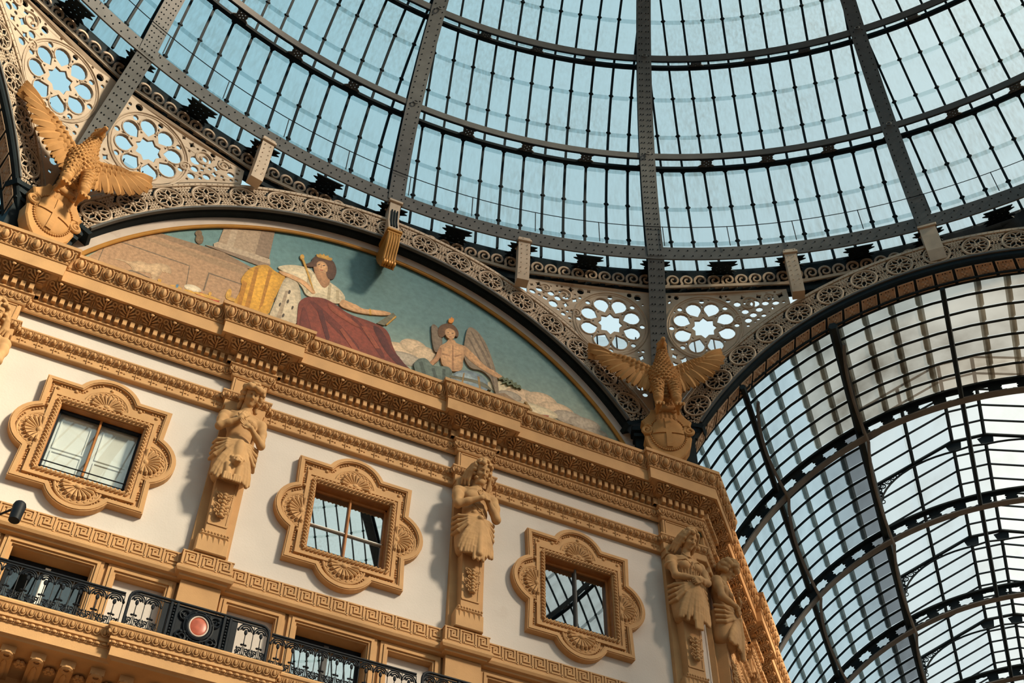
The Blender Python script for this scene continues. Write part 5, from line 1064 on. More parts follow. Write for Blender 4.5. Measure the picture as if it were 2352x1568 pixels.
bracket(11.25, 'riveted cream strut over the left part of the mosaic arch'); bracket(-11.25, 'riveted cream strut between the console bracket and the right corner rib'); bracket(-33.75, 'riveted cream strut over the left part of the right arm arch'); bracket(-45, 'plain wide cream strut at the crown of the right arm arch', True); bracket(33.75, 'riveted cream strut at the top left corner')
# ================================================================ glass vault of the right arm (frame of the arm: y + A = distance from the centre)
AD = -45; VRG = 7.80; RIBS = [20.5, 24.62, 28.74, 32.86, 36.98]; VZ = 0.40
def vp(ang, r, rho): a = math.radians(ang); return (r * math.cos(a), rho - A, VZ + r * math.sin(a))
def vault_section(y0, y1, a_lo, a_hi, label, cat, bands, side='left'):
    t = thing('vault_glazing', label, cat, (0, (y0 + y1) / 2 - A, 3.5), AD, group='vault glazing sections'); nb = 7; dy = (y1 - y0) / nb; n = round((a_hi - a_lo) / 4.75); da = (a_hi - a_lo) / n; G = {}; laps = MB()
    for i in range(n):
        lo, hi = a_lo + i * da, a_lo + (i + 1) * da; mid = (lo + hi) / 2; m = bands(mid); g = G.setdefault(m, MB())
        up_hi = mid < 90
        for k in range(nb):
            ya, yb = y0 + k * dy + 0.004, y0 + (k + 1) * dy - 0.004; l, h = (lo - 0.75, hi) if up_hi else (lo, hi + 0.75)
            A_, B_ = ((l, VRG + 0.035), (h, VRG)) if up_hi else ((h, VRG + 0.035), (l, VRG)); s = 0.06
            V = [vp(A_[0], A_[1], ya + s), vp(A_[0], A_[1], yb - s), vp(A_[0] + (0.4 if up_hi else -0.4), A_[1] - 0.01, yb), vp(B_[0], B_[1], yb), vp(B_[0], B_[1], ya), vp(A_[0] + (0.4 if up_hi else -0.4), A_[1] - 0.01, ya)]
            g.add(V, [(0, 1, 2, 3, 4, 5)])
            e_ = 1.15 if up_hi else -1.15; L = [vp(A_[0], VRG - 0.012, ya + s), vp(A_[0], VRG - 0.012, yb - s), vp(A_[0] + e_ * .3, VRG - 0.012, yb), vp(A_[0] + e_, VRG - 0.012, yb), vp(A_[0] + e_, VRG - 0.012, ya), vp(A_[0] + e_ * .3, VRG - 0.012, ya)]
            laps.add(L, [(0, 1, 2, 3, 4, 5)])
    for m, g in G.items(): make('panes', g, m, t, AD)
    make('grimy_laps', laps, 'lap_grime', t, AD)['kind'] = 'stuff'
    b = MB()
    for k in range(nb + 1): b.tube([vp(a, VRG - 0.045, y0 + k * dy) for a in np.linspace(a_lo, a_hi, 24)], 0.030, 4)
    make('glazing_bars', b, 'dark_iron', t, AD); return t
def first_bands(a): return 'grimy_glass' if 62 < a < 119 else ('vault_glass' if a > 90 else 'shade_glass_mid')  # unseen right side gets darker panes, added to dim the facade's sun
vault_section(16.99, 20.42, 23, 157, 'first curved glass section of the right vault with grimy brown upper panes', 'vault glazing', first_bands)
NTH = ('second', 'third', 'fourth', 'fifth')
AS_ = 110.0
for i in range(4):
    y0, y1 = RIBS[i] + 0.08, RIBS[i + 1] - 0.08; sb = lambda a: 'shade_glass_dark' if a < 114.8 else ('shade_glass_mid' if a < 119.6 else 'vault_glass')  # lantern shade put into the pane tint, darker in tiers towards the step
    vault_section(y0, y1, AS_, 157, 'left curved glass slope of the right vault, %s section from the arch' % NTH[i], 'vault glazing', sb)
    vault_section(y0, y1, 23, 180 - AS_, 'right curved glass slope of the right vault, %s section, beyond the frame' % NTH[i], 'vault glazing', lambda a: 'vault_glass')
    # ridge lantern section
    t = thing('ridge_lantern_glazing', 'raised ridge lantern panes of the right vault, %s section from the arch' % NTH[i], 'vault glazing', (0, (y0 + y1) / 2 - A, 7.3), AD, group='ridge lantern sections'); g, b, s_ = MB(), MB(), MB(); nb = 7; dy = (y1 - y0 + 0.16) / nb
    LZ = 0.35; PR = [(-2.66, 7.95 + LZ), (-1.55, 8.42 + LZ), (-0.42, 8.88 + LZ), (0.42, 8.88 + LZ), (1.55, 8.42 + LZ), (2.66, 7.95 + LZ)]
    for k in range(nb):
        ya, yb = y0 - 0.08 + k * dy, y0 - 0.08 + (k + 1) * dy
        for j in range(5):
            (u0, z0), (u1, z1) = PR[j], PR[j + 1]; o0 = 0.04 if j < 2 else 0.0; ex = 0.1 if j < 2 else 0
            g.add([(u0 - ex, ya + 0.004 - A, z0 - ex * 0.41 + o0), (u0 - ex, yb - 0.004 - A, z0 - ex * 0.41 + o0), (u1, yb - 0.004 - A, z1), (u1, ya + 0.004 - A, z1)], [(0, 1, 2, 3)])
        b.tube([(u, ya - A, z - 0.04) for u, z in PR], 0.028, 4)
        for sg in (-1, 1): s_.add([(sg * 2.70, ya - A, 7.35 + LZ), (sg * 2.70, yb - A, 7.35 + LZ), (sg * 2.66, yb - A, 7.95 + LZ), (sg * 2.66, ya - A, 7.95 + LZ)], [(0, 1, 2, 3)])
    for u, z, r in ((-2.66, 7.93, 0.05), (-1.55, 8.36, 0.05), (-0.42, 8.82, 0.05), (0.42, 8.82, 0.05), (1.55, 8.36, 0.05), (2.66, 7.93, 0.05)): b.tube([(u, y0 - 0.08 - A, z + LZ), (u, y1 + 0.08 - A, z + LZ)], r, 5)
    make('panes', g, 'lantern_glass', t, AD); make('glazing_bars', b, 'dark_iron', t, AD); make('side_panes', s_, 'shade_glass_dark', t, AD)
def vault_rib(rho, label):
    t = thing('vault_rib', label, 'rib', (0, rho - A, 3.4), AD, group='star-pierced arch ribs of the right vault'); zc = VZ; w = MB(); ri, ro = 7.38, 7.76; n = 26; angs = np.linspace(24, 156, n + 1); st = []
    for k in range(n):
        a = math.radians((angs[k] + angs[k + 1]) / 2); c = (7.575 * math.cos(a), zc + 7.575 * math.sin(a)); P = []
        hx, hz = 0.24, 0.125
        for q, (px, pz) in enumerate([(1, 0), (.72, .28), (.78, .8), (.34, .72), (0, 1), (-.34, .72), (-.78, .8), (-.72, .28), (-1, 0), (-.72, -.28), (-.78, -.8), (-.34, -.72), (0, -1), (.34, -.72), (.78, -.8), (.72, -.28)]):
            x, z = px * hx, pz * hz; P.append((c[0] - x * math.sin(a) + z * math.cos(a), c[1] + x * math.cos(a) + z * math.sin(a)))
        st.append(P)
    out = [tuple(q) for q in arc(0, zc, ro, 24, 156, 70)] + [tuple(q) for q in arc(0, zc, ri + 0.02, 156, 24, 70)]
    w.merge(plate(out, st, 0.04), lambda V: V + [0, rho - A, 0]); make('star_pierced_web', w, 'dark_iron', t, AD)
    f = MB(); f.merge(ribbon2d(arc(0, zc, ri, 24, 156, 70), 0.035, -0.10, 0.10), lambda V: V + [0, rho - A, 0]); make('lower_flange', f, 'grey_iron', t, AD)
    f = MB(); f.merge(ribbon2d(arc(0, zc, ro, 24, 156, 70), 0.05, -0.10, 0.10), lambda V: V + [0, rho - A, 0])
    for a in angs: q = math.radians(a); f.tube([(ri * math.cos(q), rho - A, zc + ri * math.sin(q)), (ro * math.cos(q), rho - A, zc + ro * math.sin(q))], 0.03, 4)
    make('upper_flange', f, 'dark_iron', t, AD)
for rho, l in zip(RIBS, ('nearest the arch', 'second from the arch', 'third from the arch', 'fourth from the arch', 'furthest from the arch')): vault_rib(rho, 'star-pierced iron arch rib of the right vault, ' + l)
def purlin(ang, r, label, y0=17.12, y1=36.98, rad=0.075, arched=True):
    t = thing('vault_purlin', label, 'purlin', (*vp(ang, r, (y0 + y1) / 2),), AD, group='long purlins of the right vault'); b = MB(); b.tube([vp(ang, r, y0 - 0.3), vp(ang, r, y1)], rad, 6); make('purlin_bar', b, 'dark_iron', t, AD)
    if arched:
        c = MB(); e = [y0] + [x for x in RIBS if x <= y1]
        for a_, b_ in zip(e[:-1], e[1:]): c.tube([vp(ang, r - 0.10 - 0.42 * (2 * k - 1) ** 2 * 0.7, a_ + (b_ - a_) * k) for k in np.linspace(0, 1, 13)], 0.04, 5)
        make('curved_brace', c, 'grey_iron', t, AD)
purlin(130.5, 7.71, 'iron purlin halfway up the left slope of the right vault'); purlin(110.9, 7.62, 'dark iron purlin along the foot of the ridge lantern', rad=0.11); purlin(91.2, 7.42, 'thin iron purlin under the ridge of the right vault', rad=0.06, arched=False); purlin(151, 7.7, 'iron purlin along the left springing of the right vault', arched=False); purlin(69.4, 7.45, 'iron purlin on the far side of the ridge lantern, at the right edge', rad=0.09, arched=False)
def lantern_truss(rho, label):
    t = thing('lantern_truss', label, 'truss', (0, rho - A, 7.0), AD, group='lantern trusses with lattice brackets'); b = MB(); y = rho - A; lift = lambda V: V + [0, 0, 0.35]
    b.tube([(-2.64, y, 7.90), (-0.45, y, 8.80), (0.45, y, 8.80), (2.64, y, 7.90)], 0.05, 5); cv = lambda sg: [(sg * (2.66 - 2.25 * (1 - math.cos(q)) - 0.0), y, 7.05 + 1.42 * math.sin(q)) for q in np.linspace(0, pi / 2, 14)]
    for sg in (-1, 1): b.tube(cv(sg), 0.03, 5); b.add([(sg * 0.42 - 0.22, y, 8.72), (sg * 0.42 + 0.22, y, 8.80), (sg * 0.42 + 0.16, y, 8.50), (sg * 0.42 - 0.16, y, 8.50)], [(0, 1, 2, 3)])
    b.tube([(-0.45, y, 8.46), (0, y, 8.52), (0.45, y, 8.46)], 0.03, 5); q = MB(); q.merge(b, lift); make('truss_frame', q, 'dark_iron', t, AD)
    for sg in (-1, 1):
        l = MB(); r = random.Random(5)
        for q, w in ((0.15, 0.05), (0.3, 0.07), (0.45, 0.085), (0.6, 0.095), (0.72, 0.09), (0.84, 0.075), (0.95, 0.06), (1.06, 0.045), (1.15, 0.035)):
            x = 2.66 - 2.25 * (1 - math.cos(q)); z = 7.05 + 1.42 * math.sin(q); top = 7.9 + (2.64 - x) * 0.41; 
            k = max(1, int((top - z) / (w * 2.1)))
            for j in range(k): l.torus((sg * (x + w * 0.5), y, z + (j + 0.5) * (top - z) / k), w * 0.9, 0.018, 1, 0, 2 * pi, 10, 4); l.tube(scroll(sg * (x + w * .5), z + (j + .5) * (top - z) / k, w * .6, 1.2, j, 1, 10) + [0, y, 0], 0.010, 4)
        for j in range(5): l.torus((sg * 2.58, y, 7.30 + 0.14 * j), 0.06, 0.014, 1, 0, 2 * pi, 10, 4)
        q = MB(); q.merge(l, lift); make('lattice_bracket', q, 'dark_iron', t, AD)
for rho, l in zip((23.4, 27.5, 31.6, 35.7), ('nearest the arch', 'second from the arch', 'third from the arch', 'furthest from the arch')): lantern_truss(rho, 'iron lantern truss with lace-like lattice brackets, ' + l)
# ================================================================ carved figures: distance-field sculpting meshed with surface nets
class SDF:
    def __init__(s, lo, hi, h):
        s.lo = np.array(lo, float); s.h = h; s.n = np.ceil((np.array(hi) - s.lo) / h).astype(int) + 1
        s.ax = [s.lo[i] + h * np.arange(s.n[i]) for i in range(3)]; s.F = np.full(tuple(s.n), 0.5, np.float32)
    def box(s, lo, hi, m):
        i0 = np.maximum(0, np.floor((np.array(lo) - m - s.lo) / s.h).astype(int)); i1 = np.minimum(s.n, np.ceil((np.array(hi) + m - s.lo) / s.h).astype(int) + 1)
        if (i1 <= i0).any(): return None, None
        sl = tuple(slice(a, b) for a, b in zip(i0, i1)); g = np.stack(np.meshgrid(*[s.ax[k][sl[k]] for k in range(3)], indexing='ij'), -1); return sl, g
    def mixin(s, sl, d, k, cut):
        f = s.F[sl]
        if cut:
            h = np.clip(0.5 - 0.5 * (f + d) / k, 0, 1); s.F[sl] = f * (1 - h) - d * h + k * h * (1 - h)
        else:
            h = np.clip(0.5 + 0.5 * (f - d) / k, 0, 1); s.F[sl] = f * (1 - h) + d * h - k * h * (1 - h)
    def cap(s, a, b, ra, rb=None, k=0.03, cut=False):
        a, b = np.array(a, float), np.array(b, float); rb = ra if rb is None else rb; r = max(ra, rb)
        sl, g = s.box(np.minimum(a, b) - r, np.maximum(a, b) + r, 0.12 + k)
        if sl is None: return s
        v = b - a; t = np.clip(((g - a) @ v) / (v @ v + 1e-9), 0, 1); d = np.linalg.norm(g - a - t[..., None] * v, axis=-1) - (ra + (rb - ra) * t); s.mixin(sl, d, k, cut); return s
    def path(s, P, R, k=0.02, cut=False):
        for i in range(len(P) - 1): s.cap(P[i], P[i + 1], R[i], R[i + 1], k, cut)
        return s
    def ell(s, c, r, k=0.03, rot=None, cut=False):
        c, r = np.array(c, float), np.broadcast_to(np.asarray(r, float), (3,)); m = r.max(); sl, g = s.box(c - m, c + m, 0.12 + k)
        if sl is None: return s
        q = (g - c)
        if rot is not None: q = q @ np.asarray(rot)
        k0 = np.linalg.norm(q / r, axis=-1); k1 = np.linalg.norm(q / (r * r), axis=-1) + 1e-9; d = k0 * (k0 - 1) / k1; s.mixin(sl, d, k, cut); return s
    def mesh(s):
        F = s.F; n = np.array(F.shape); ins = F < 0
        c = [(i, j, k) for i in (0, 1) for j in (0, 1) for k in (0, 1)]; sub = lambda A_, o: A_[o[0]:n[0] - 1 + o[0], o[1]:n[1] - 1 + o[1], o[2]:n[2] - 1 + o[2]]
        cnt = sum(sub(ins, o).astype(np.int8) for o in c); act = (cnt > 0) & (cnt < 8); idx = np.full(act.shape, -1, np.int64); ijk = np.argwhere(act); idx[act] = np.arange(len(ijk))
        acc = np.zeros((len(ijk), 3)); w = np.zeros(len(ijk)); I = ijk.T
        for a in range(8):
            for b in range(a + 1, 8):
                da = np.array(c[b]) - np.array(c[a])
                if np.abs(da).sum() != 1: continue
                fa = F[I[0] + c[a][0], I[1] + c[a][1], I[2] + c[a][2]]; fb = F[I[0] + c[b][0], I[1] + c[b][1], I[2] + c[b][2]]; m = (fa < 0) != (fb < 0)
                t = np.where(m, fa / (fa - fb + 1e-12), 0); acc[m] += (np.array(c[a]) + t[:, None] * da)[m]; w[m] += 1
        V = s.lo + (ijk + acc / w[:, None]) * s.h; Q = []
        for ax in range(3):
            o = [0, 0, 0]; o[ax] = 1; hi = F.shape; A1 = ins[tuple(slice(1 if i != ax else 0, hi[i] - 1) for i in range(3))]; B1 = ins[tuple(slice((1 if i != ax else 1), (hi[i] - 1 if i != ax else hi[i])) for i in range(3))]
            e = np.argwhere(A1 != B1)
            if not len(e): continue
            sgn = A1[tuple(e.T)]; p = e.copy(); u, v = [i for i in range(3) if i != ax]; p[:, u] += 1; p[:, v] += 1; quad = []
            for du, dv in ((0, 0), (1, 0), (1, 1), (0, 1)):
                q = p.copy(); q[:, u] -= du; q[:, v] -= dv; quad.append(idx[q[:, 0], q[:, 1], q[:, 2]])
            quad = np.stack(quad, 1); fl = sgn if ax != 1 else ~sgn; quad[fl] = quad[fl][:, ::-1]; Q.append(quad[(quad >= 0).all(1)])
        b = MB(); b.add(V, np.concatenate(Q).tolist()); return b
LO, HI, HS = (-0.56, -0.92, -0.62), (0.56, 0.10, 2.16), 0.0125
def head(s0, hx, hy, hz, beard=False, yaw=0.0, pitch=0.68):
    """stone head: skull, brow, nose, lips, chin, sunk eyes, ears"""
    c, q = math.cos(yaw), math.sin(yaw); cp, sp = math.cos(pitch), math.sin(pitch)
    RM_ = np.array([[c, -q, 0], [q, c, 0], [0, 0, 1]]) @ np.array([[1, 0, 0], [0, cp, -sp], [0, sp, cp]])      # bow the head towards the ground
    P = lambda x, y, z: tuple(np.array([hx, hy, hz]) + RM_ @ np.array([x, y, z]))
    class S_: pass
    s = S_(); s.ell = lambda c_, r_, k=0.03, cut=False: s0.ell(c_, r_, k, RM_, cut); s.cap = s0.cap
    s.ell(P(0, 0.0, 0.03), (0.145, 0.165, 0.18), 0.03); s.ell(P(0, -0.05, -0.07), (0.115, 0.12, 0.14), 0.04); s.ell(P(0, -0.125, -0.165), (0.05, 0.045, 0.04), 0.04)
    for sx in (-1, 1):
        s.ell(P(sx * 0.055, -0.150, 0.018), (0.042, 0.03, 0.026), 0.02, cut=True); s.ell(P(sx * 0.055, -0.128, 0.016), (0.030, 0.022, 0.017), 0.008); s.cap(P(sx * 0.02, -0.155, 0.050), P(sx * 0.09, -0.125, 0.050), 0.015, 0.012, 0.015); s.ell(P(sx * 0.07, -0.115, -0.055), (0.045, 0.035, 0.04), 0.03); s.ell(P(sx * 0.145, 0.01, 0.0), (0.02, 0.03, 0.045), 0.012)
    s.cap(P(0, -0.155, 0.035), P(0, -0.19, -0.045), 0.016, 0.026, 0.015); s.ell(P(0, -0.18, -0.055), (0.034, 0.022, 0.017), 0.012)
    s.cap(P(-0.035, -0.150, -0.108), P(0.035, -0.150, -0.108), 0.013, 0.013, 0.012); s.cap(P(-0.028, -0.148, -0.130), P(0.028, -0.148, -0.130), 0.014, 0.014, 0.012); s.cap(P(-0.04, -0.168, -0.119), P(0.04, -0.168, -0.119), 0.006, 0.006, 0.008, cut=True)
    return P
def torso(s, female, chest=0.0):
    s.cap((0, -0.30, 1.40), (0, -0.36, 1.62), 0.105, 0.09, 0.05); s.ell((0, -0.28, 1.20), (0.285, 0.20, 0.28), 0.06); s.ell((0, -0.28, 1.38), (0.30, 0.13, 0.11), 0.08); s.ell((0, -0.28, 0.90), (0.225 if female else 0.25, 0.185, 0.26), 0.09); s.ell((0, -0.28, 0.60), (0.31, 0.22, 0.22), 0.09)
    for sx in (-1, 1):
        s.ell((sx * 0.32, -0.27, 1.33), (0.115, 0.12, 0.115), 0.06)
        if female: s.ell((sx * 0.135, -0.45, 1.13), (0.105, 0.10, 0.105), 0.04); s.ell((sx * 0.145, -0.545, 1.12), 0.014, 0.012)
        else: s.ell((sx * 0.13, -0.40, 1.20), (0.13, 0.075, 0.10), 0.05)
        s.cap((sx * 0.04, -0.43, 1.37), (sx * 0.24, -0.37, 1.41), 0.02, 0.018, 0.03)
    if not female:
        for z in (0.98, 0.88, 0.78):
            for sx in (-1, 1): s.ell((sx * 0.06, -0.455, z), (0.055, 0.03, 0.04), 0.03)
    s.ell((0, -0.475, 0.80), 0.014, 0.01, cut=True)
def arm(s, sh, el, wr, hand_dir, spread, side, curl=0.3, r=1.0):
    s.cap(sh, el, 0.098 * r, 0.075 * r, 0.05); s.ell(np.array(sh) * .6 + np.array(el) * .4, (0.10 * r, 0.10 * r, 0.12 * r), 0.05); s.cap(el, np.array(el) * .55 + np.array(wr) * .45, 0.078 * r, 0.068 * r, 0.04); s.cap(np.array(el) * .6 + np.array(wr) * .4, wr, 0.068 * r, 0.045 * r, 0.03)
    wr = np.array(wr, float); hd = np.array(hand_dir, float); hd /= np.linalg.norm(hd); sp = np.array(spread, float); sp -= hd * (sp @ hd); sp /= np.linalg.norm(sp); nn = np.cross(hd, sp) * side
    pc = wr + hd * 0.075; s.cap(wr, pc - sp * 0.02, 0.044, 0.045, 0.03); s.cap(pc - sp * 0.025, pc + sp * 0.03, 0.038, 0.034, 0.02)
    for i, (o, L) in enumerate(((-0.042, 0.12), (-0.014, 0.135), (0.014, 0.125), (0.042, 0.10))):
        a = pc + hd * 0.035 + sp * o * 1.15; m = a + hd * L * 0.5 + nn * 0.01 + sp * o * 0.15; e = m + hd * L * (0.5 - curl * .3) + nn * curl * 0.09; s.path([a, m, e], [0.020, 0.018, 0.014], 0.006)
    a = wr + hd * 0.03 - sp * 0.045; s.path([a, a - sp * 0.045 + hd * 0.045 + nn * 0.01, a - sp * 0.05 + hd * 0.105 + nn * 0.02], [0.024, 0.022, 0.016], 0.01)
def curls(s, pts, r0, k=0.012, seed=1):
    r = random.Random(seed)
    for p in pts: s.ell(np.array(p) + [r.uniform(-.012, .012), r.uniform(-.012, .012), r.uniform(-.012, .012)], r0 * r.uniform(0.8, 1.25), k)
def head_shell(P, r, zmin, n, seed, front=-0.05, ry=None):
    rr = random.Random(seed); out = []
    for i in range(n):
        z = rr.uniform(zmin, 1); a = rr.uniform(0, 2 * pi); q = math.sqrt(max(0, 1 - z * z)); x, y = q * math.cos(a), q * math.sin(a)
        if y < -0.35 and z < 0.62: continue
        out.append(P(x * r * 0.93, y * (ry or r * 1.05) + 0.0, 0.03 + z * r * 1.14))
    return out
def skirt(s, top, bot, knot, hem_r, seed, n=17, belt=True, rx0=0.335, ry0=0.225):
    r = random.Random(seed); zc = -0.22
    for k in range(12):         # overlapping ellipsoids make the wrapped mass
        f = k / 11 * 0.80; z = top + (bot - top) * f; w = rx0 + 0.05 * math.sin(f * pi * 0.8) - 0.10 * f; d = ry0 + 0.03 * math.sin(f * pi) - 0.02 * f; s.ell((0, zc, z), (w, d, 0.13), 0.07)
    for i in range(n):
        a = pi * (0.02 + 0.96 * i / (n - 1)) + r.uniform(-0.03, 0.03); x1, y1 = 0.33 * math.cos(a), zc - 0.245 * math.sin(a); zb = bot + r.uniform(-0.05, 0.08); P = []; R = []
        for f in np.linspace(0, 1, 7):
            q = f ** 0.75; x = knot[0] * (1 - q) + x1 * q * (1 + 0.12 * math.sin(f * pi)); y = knot[1] * (1 - q) + (y1 - 0.02) * q; z = knot[2] * (1 - f) + zb * f + 0.05 * math.sin(f * pi) * abs(x1)
            yl = zc - 0.265 * math.sqrt(max(0.0, 1 - (x / 0.41) ** 2)); P.append((x, min(y, yl - 0.005), z)); R.append(0.028 + 0.018 * math.sin(f * pi) + 0.008 * f)
        s.path(P, R, 0.010)
    for i in range(4):          # swags gathered from the hips to the knot
        z = top + 0.02 - 0.10 * i
        for sx in (-1, 1): s.path([(sx * 0.39, zc + 0.04, z + 0.03 - 0.03 * i), (sx * 0.345, zc - 0.13, z - 0.02 - 0.02 * i), (sx * 0.20, zc - 0.245, 0.5 * (z + knot[2]) - 0.03 - 0.01 * i), (knot[0] + sx * 0.03, knot[1], knot[2])], [0.035, 0.042, 0.036, 0.025], 0.016)
def hem_cut(s, bot, amp=0.05):
    sl, g = s.box((-0.6, -0.95, bot - 0.6), (0.6, 0.15, bot + 0.12), 0); x = g[..., 0]; lim = bot + amp * np.cos(x * 9) * 0.6 + 0.02 * np.cos(x * 40) + 0.10 * (np.abs(x) / 0.35) ** 2 * 0.3; s.mixin(sl, lim - g[..., 2], 0.01, False) if False else None; s.F[sl] = np.maximum(s.F[sl], (lim - g[..., 2]).astype(np.float32))
def statue(kind, label, x):
    t = thing('caryatid_statue', label, 'statue', (x, -0.2, -0.5), group='herm statues on the pilasters'); b, hr, dr = (SDF(LO, HI, HS) for _ in range(3)); fem = kind in ('nude', 'robed'); torso(b, fem); hx, hy, hz = 0.03, -0.47, 1.82; yaw = {'nude': 0.05, 'bearded': 0.1, 'robed': 0.2, 'youth': 0.1}[kind]
    P = head(b, hx, hy, hz, yaw=yaw); skull = head_shell(P, 0.185, -0.55, 230, 5)
    if kind == 'nude':
        arm(b, (-0.35, -0.29, 1.33), (-0.40, -0.44, 0.90), (-0.09, -0.62, 1.06), (0.45, -0.05, 0.9), (0.8, 0, -0.4), 1, 0.3, 0.92); arm(b, (0.36, -0.29, 1.33), (0.39, -0.45, 0.72), (0.12, -0.64, 0.88), (-0.85, 0.0, 0.5), (0.4, 0, 0.8), -1, 0.3, 0.92)
        curls(hr, skull, 0.034, seed=2); curls(hr, [P(0.155 * math.cos(a), 0.165 * math.sin(a) - 0.0, 0.14) for a in np.linspace(0, 2 * pi, 26)], 0.055, seed=3)
        for sx in (-1, 1): curls(hr, [P(sx * (0.16 + 0.015 * math.sin(k)), -0.04 + 0.01 * k, 0.06 - 0.055 * k) for k in range(7)], 0.04, seed=4); curls(hr, [P(sx * (0.13 + .02 * k), -0.12 + .02 * k, 0.15 - 0.03 * k) for k in range(4)], 0.03)
        skirt(dr, 0.66, -0.22, (0.02, -0.50, 0.62), 0.3, 3)
        dr.ell((0.03, -0.52, 0.42), (0.09, 0.06, 0.24), 0.03); dr.ell((0.03, -0.56, 0.12), (0.105, 0.07, 0.12), 0.03); dr.ell((0.03, -0.62, 0.07), (0.055, 0.05, 0.05), 0.03)     # lion pelt: mask and paws
        for sx in (-1, 1):
            dr.ell((0.03 + sx * 0.10, -0.54, 0.20), (0.03, 0.025, 0.035), 0.015); dr.cap((0.03 + sx * 0.02, -0.62, 0.15), (0.03 + sx * 0.07, -0.60, 0.14), 0.018, 0.014, 0.012); dr.ell((0.03 + sx * 0.045, -0.625, 0.115), (0.016, 0.02, 0.012), 0.006, cut=True); dr.ell((0.03 + sx * 0.03, -0.655, 0.04), (0.03, 0.025, 0.025), 0.012)
            dr.cap((sx * 0.10, -0.50, 0.02), (0.01 + sx * 0.085, -0.50, -0.20), 0.07, 0.065, 0.02)
            for k in range(4): dr.cap((0.01 + sx * 0.085 - 0.055 + 0.037 * k, -0.545, -0.20), (0.01 + sx * 0.085 - 0.06 + 0.04 * k, -0.55, -0.33), 0.024, 0.022, 0.008)
    elif kind == 'bearded':
        arm(b, (-0.37, -0.29, 1.32), (-0.41, -0.44, 0.86), (-0.02, -0.64, 1.00), (0.9, 0, 0.35), (0.3, 0, -0.9), 1, 0.6, 1.05); arm(b, (0.37, -0.29, 1.32), (0.38, -0.44, 0.76), (0.12, -0.58, 1.06), (-0.75, 0, 0.6), (0.5, 0, 0.8), -1, 0.3, 1.05)
        curls(hr, skull, 0.036, seed=6)
        for sx in (-1, 1):
            for j in range(3): hr.path([P(sx * (0.15 + .02 * j), -0.03 + .05 * j, 0.08), P(sx * (0.20 + .02 * j), -0.03 + .06 * j, -0.06), P(sx * (0.21 + .04 * j), -0.05 + .06 * j, -0.22), P(sx * (0.19 + .05 * j), -0.10 + .07 * j, -0.34)], [0.04, 0.042, 0.036, 0.02], 0.014)
        hr.ell(P(0, -0.11, -0.19), (0.105, 0.075, 0.09), 0.03); curls(hr, [P(0.10 * math.cos(a) * (1 - .2 * j), -0.145 + 0.03 * abs(math.cos(a)), -0.145 - 0.05 * j - 0.035 * abs(math.sin(a))) for j in range(4) for a in np.linspace(0, pi, 7)], 0.030, 0.01, 7)
        for sx in (-1, 1): hr.cap(P(sx * 0.01, -0.172, -0.085), P(sx * 0.075, -0.135, -0.125), 0.016, 0.014, 0.01)
        skirt(dr, 0.66, -0.18, (0.02, -0.52, 0.60), 0.3, 5); dr.ell((0.02, -0.54, 0.60), (0.06, 0.05, 0.055), 0.02); dr.cap((0.03, -0.50, 0.5), (0.03, -0.50, -0.22), 0.05, 0.07, 0.03)
        for k in range(5): dr.cap((-0.07 + .045 * k, -0.50, -0.10), (-0.06 + .045 * k, -0.48, -0.34 + 0.04 * (k % 2)), 0.035, 0.03, 0.012)
        dr.path([(-0.12, -0.47, 1.0), (0.05, -0.50, 0.8), (0.18, -0.46, 0.62)], [0.012, 0.012, 0.012], 0.01)
    elif kind == 'robed':
        arm(b, (-0.35, -0.29, 1.33), (-0.36, -0.44, 0.82), (0.02, -0.62, 0.74), (0.95, 0, -0.1), (0.1, 0, -1), 1, 0.5, 0.92); arm(b, (0.35, -0.29, 1.33), (0.36, -0.45, 0.86), (0.13, -0.63, 0.72), (-0.9, -0.1, -0.35), (0.3, 0, -0.9), -1, 0.6, 0.92)
        curls(hr, skull, 0.034, seed=9)
        for sx in (-1, 1):
            for j in range(3): hr.path([P(sx * (0.12 + .02 * j), -0.09 + .07 * j, 0.13), P(sx * (0.165 + .02 * j), -0.05 + .06 * j, 0.0), P(sx * (0.18 + .03 * j), 0.0 + .05 * j, -0.16), P(sx * (0.20 + .04 * j), 0.02 + .05 * j, -0.34)], [0.04, 0.045, 0.042, 0.022], 0.014)
        dr.ell((0, -0.29, 1.06), (0.285, 0.205, 0.25), 0.05); dr.ell((0, -0.29, 0.84), (0.24, 0.20, 0.2), 0.06)
        for sx in (-1, 1):
            dr.ell((sx * 0.135, -0.455, 1.12), (0.118, 0.11, 0.112), 0.03); dr.ell((sx * 0.37, -0.31, 1.16), (0.125, 0.13, 0.07), 0.03); dr.torus if False else None
            dr.path([(sx * 0.02, -0.50, 1.20), (sx * 0.14, -0.54, 1.235), (sx * 0.27, -0.43, 1.24)], [0.014, 0.015, 0.014], 0.01)
            for k in range(4): dr.path([(sx * (0.03 + 0.06 * k), -0.52 + .02 * k, 1.02), (sx * (0.03 + .05 * k), -0.48 + 0.02 * k, 0.85), (sx * (0.02 + .04 * k), -0.50 + .02 * k, 0.68)], [0.012, 0.02, 0.018], 0.012)
        dr.ell((0.0, -0.55, 1.17), (0.035, 0.03, 0.035), 0.01); dr.path([(0, -0.55, 1.16), (-0.03, -0.55, 1.02)], [0.02, 0.01], 0.01); dr.path([(0, -0.55, 1.16), (0.03, -0.55, 1.02)], [0.02, 0.01], 0.01)
        skirt(dr, 0.66, -0.16, (0.04, -0.56, 0.68), 0.3, 8, 15)
        for k in range(4): dr.cap((-0.04 + .04 * k, -0.50, -0.05), (-0.04 + .04 * k, -0.48, -0.36), 0.035, 0.03, 0.012)
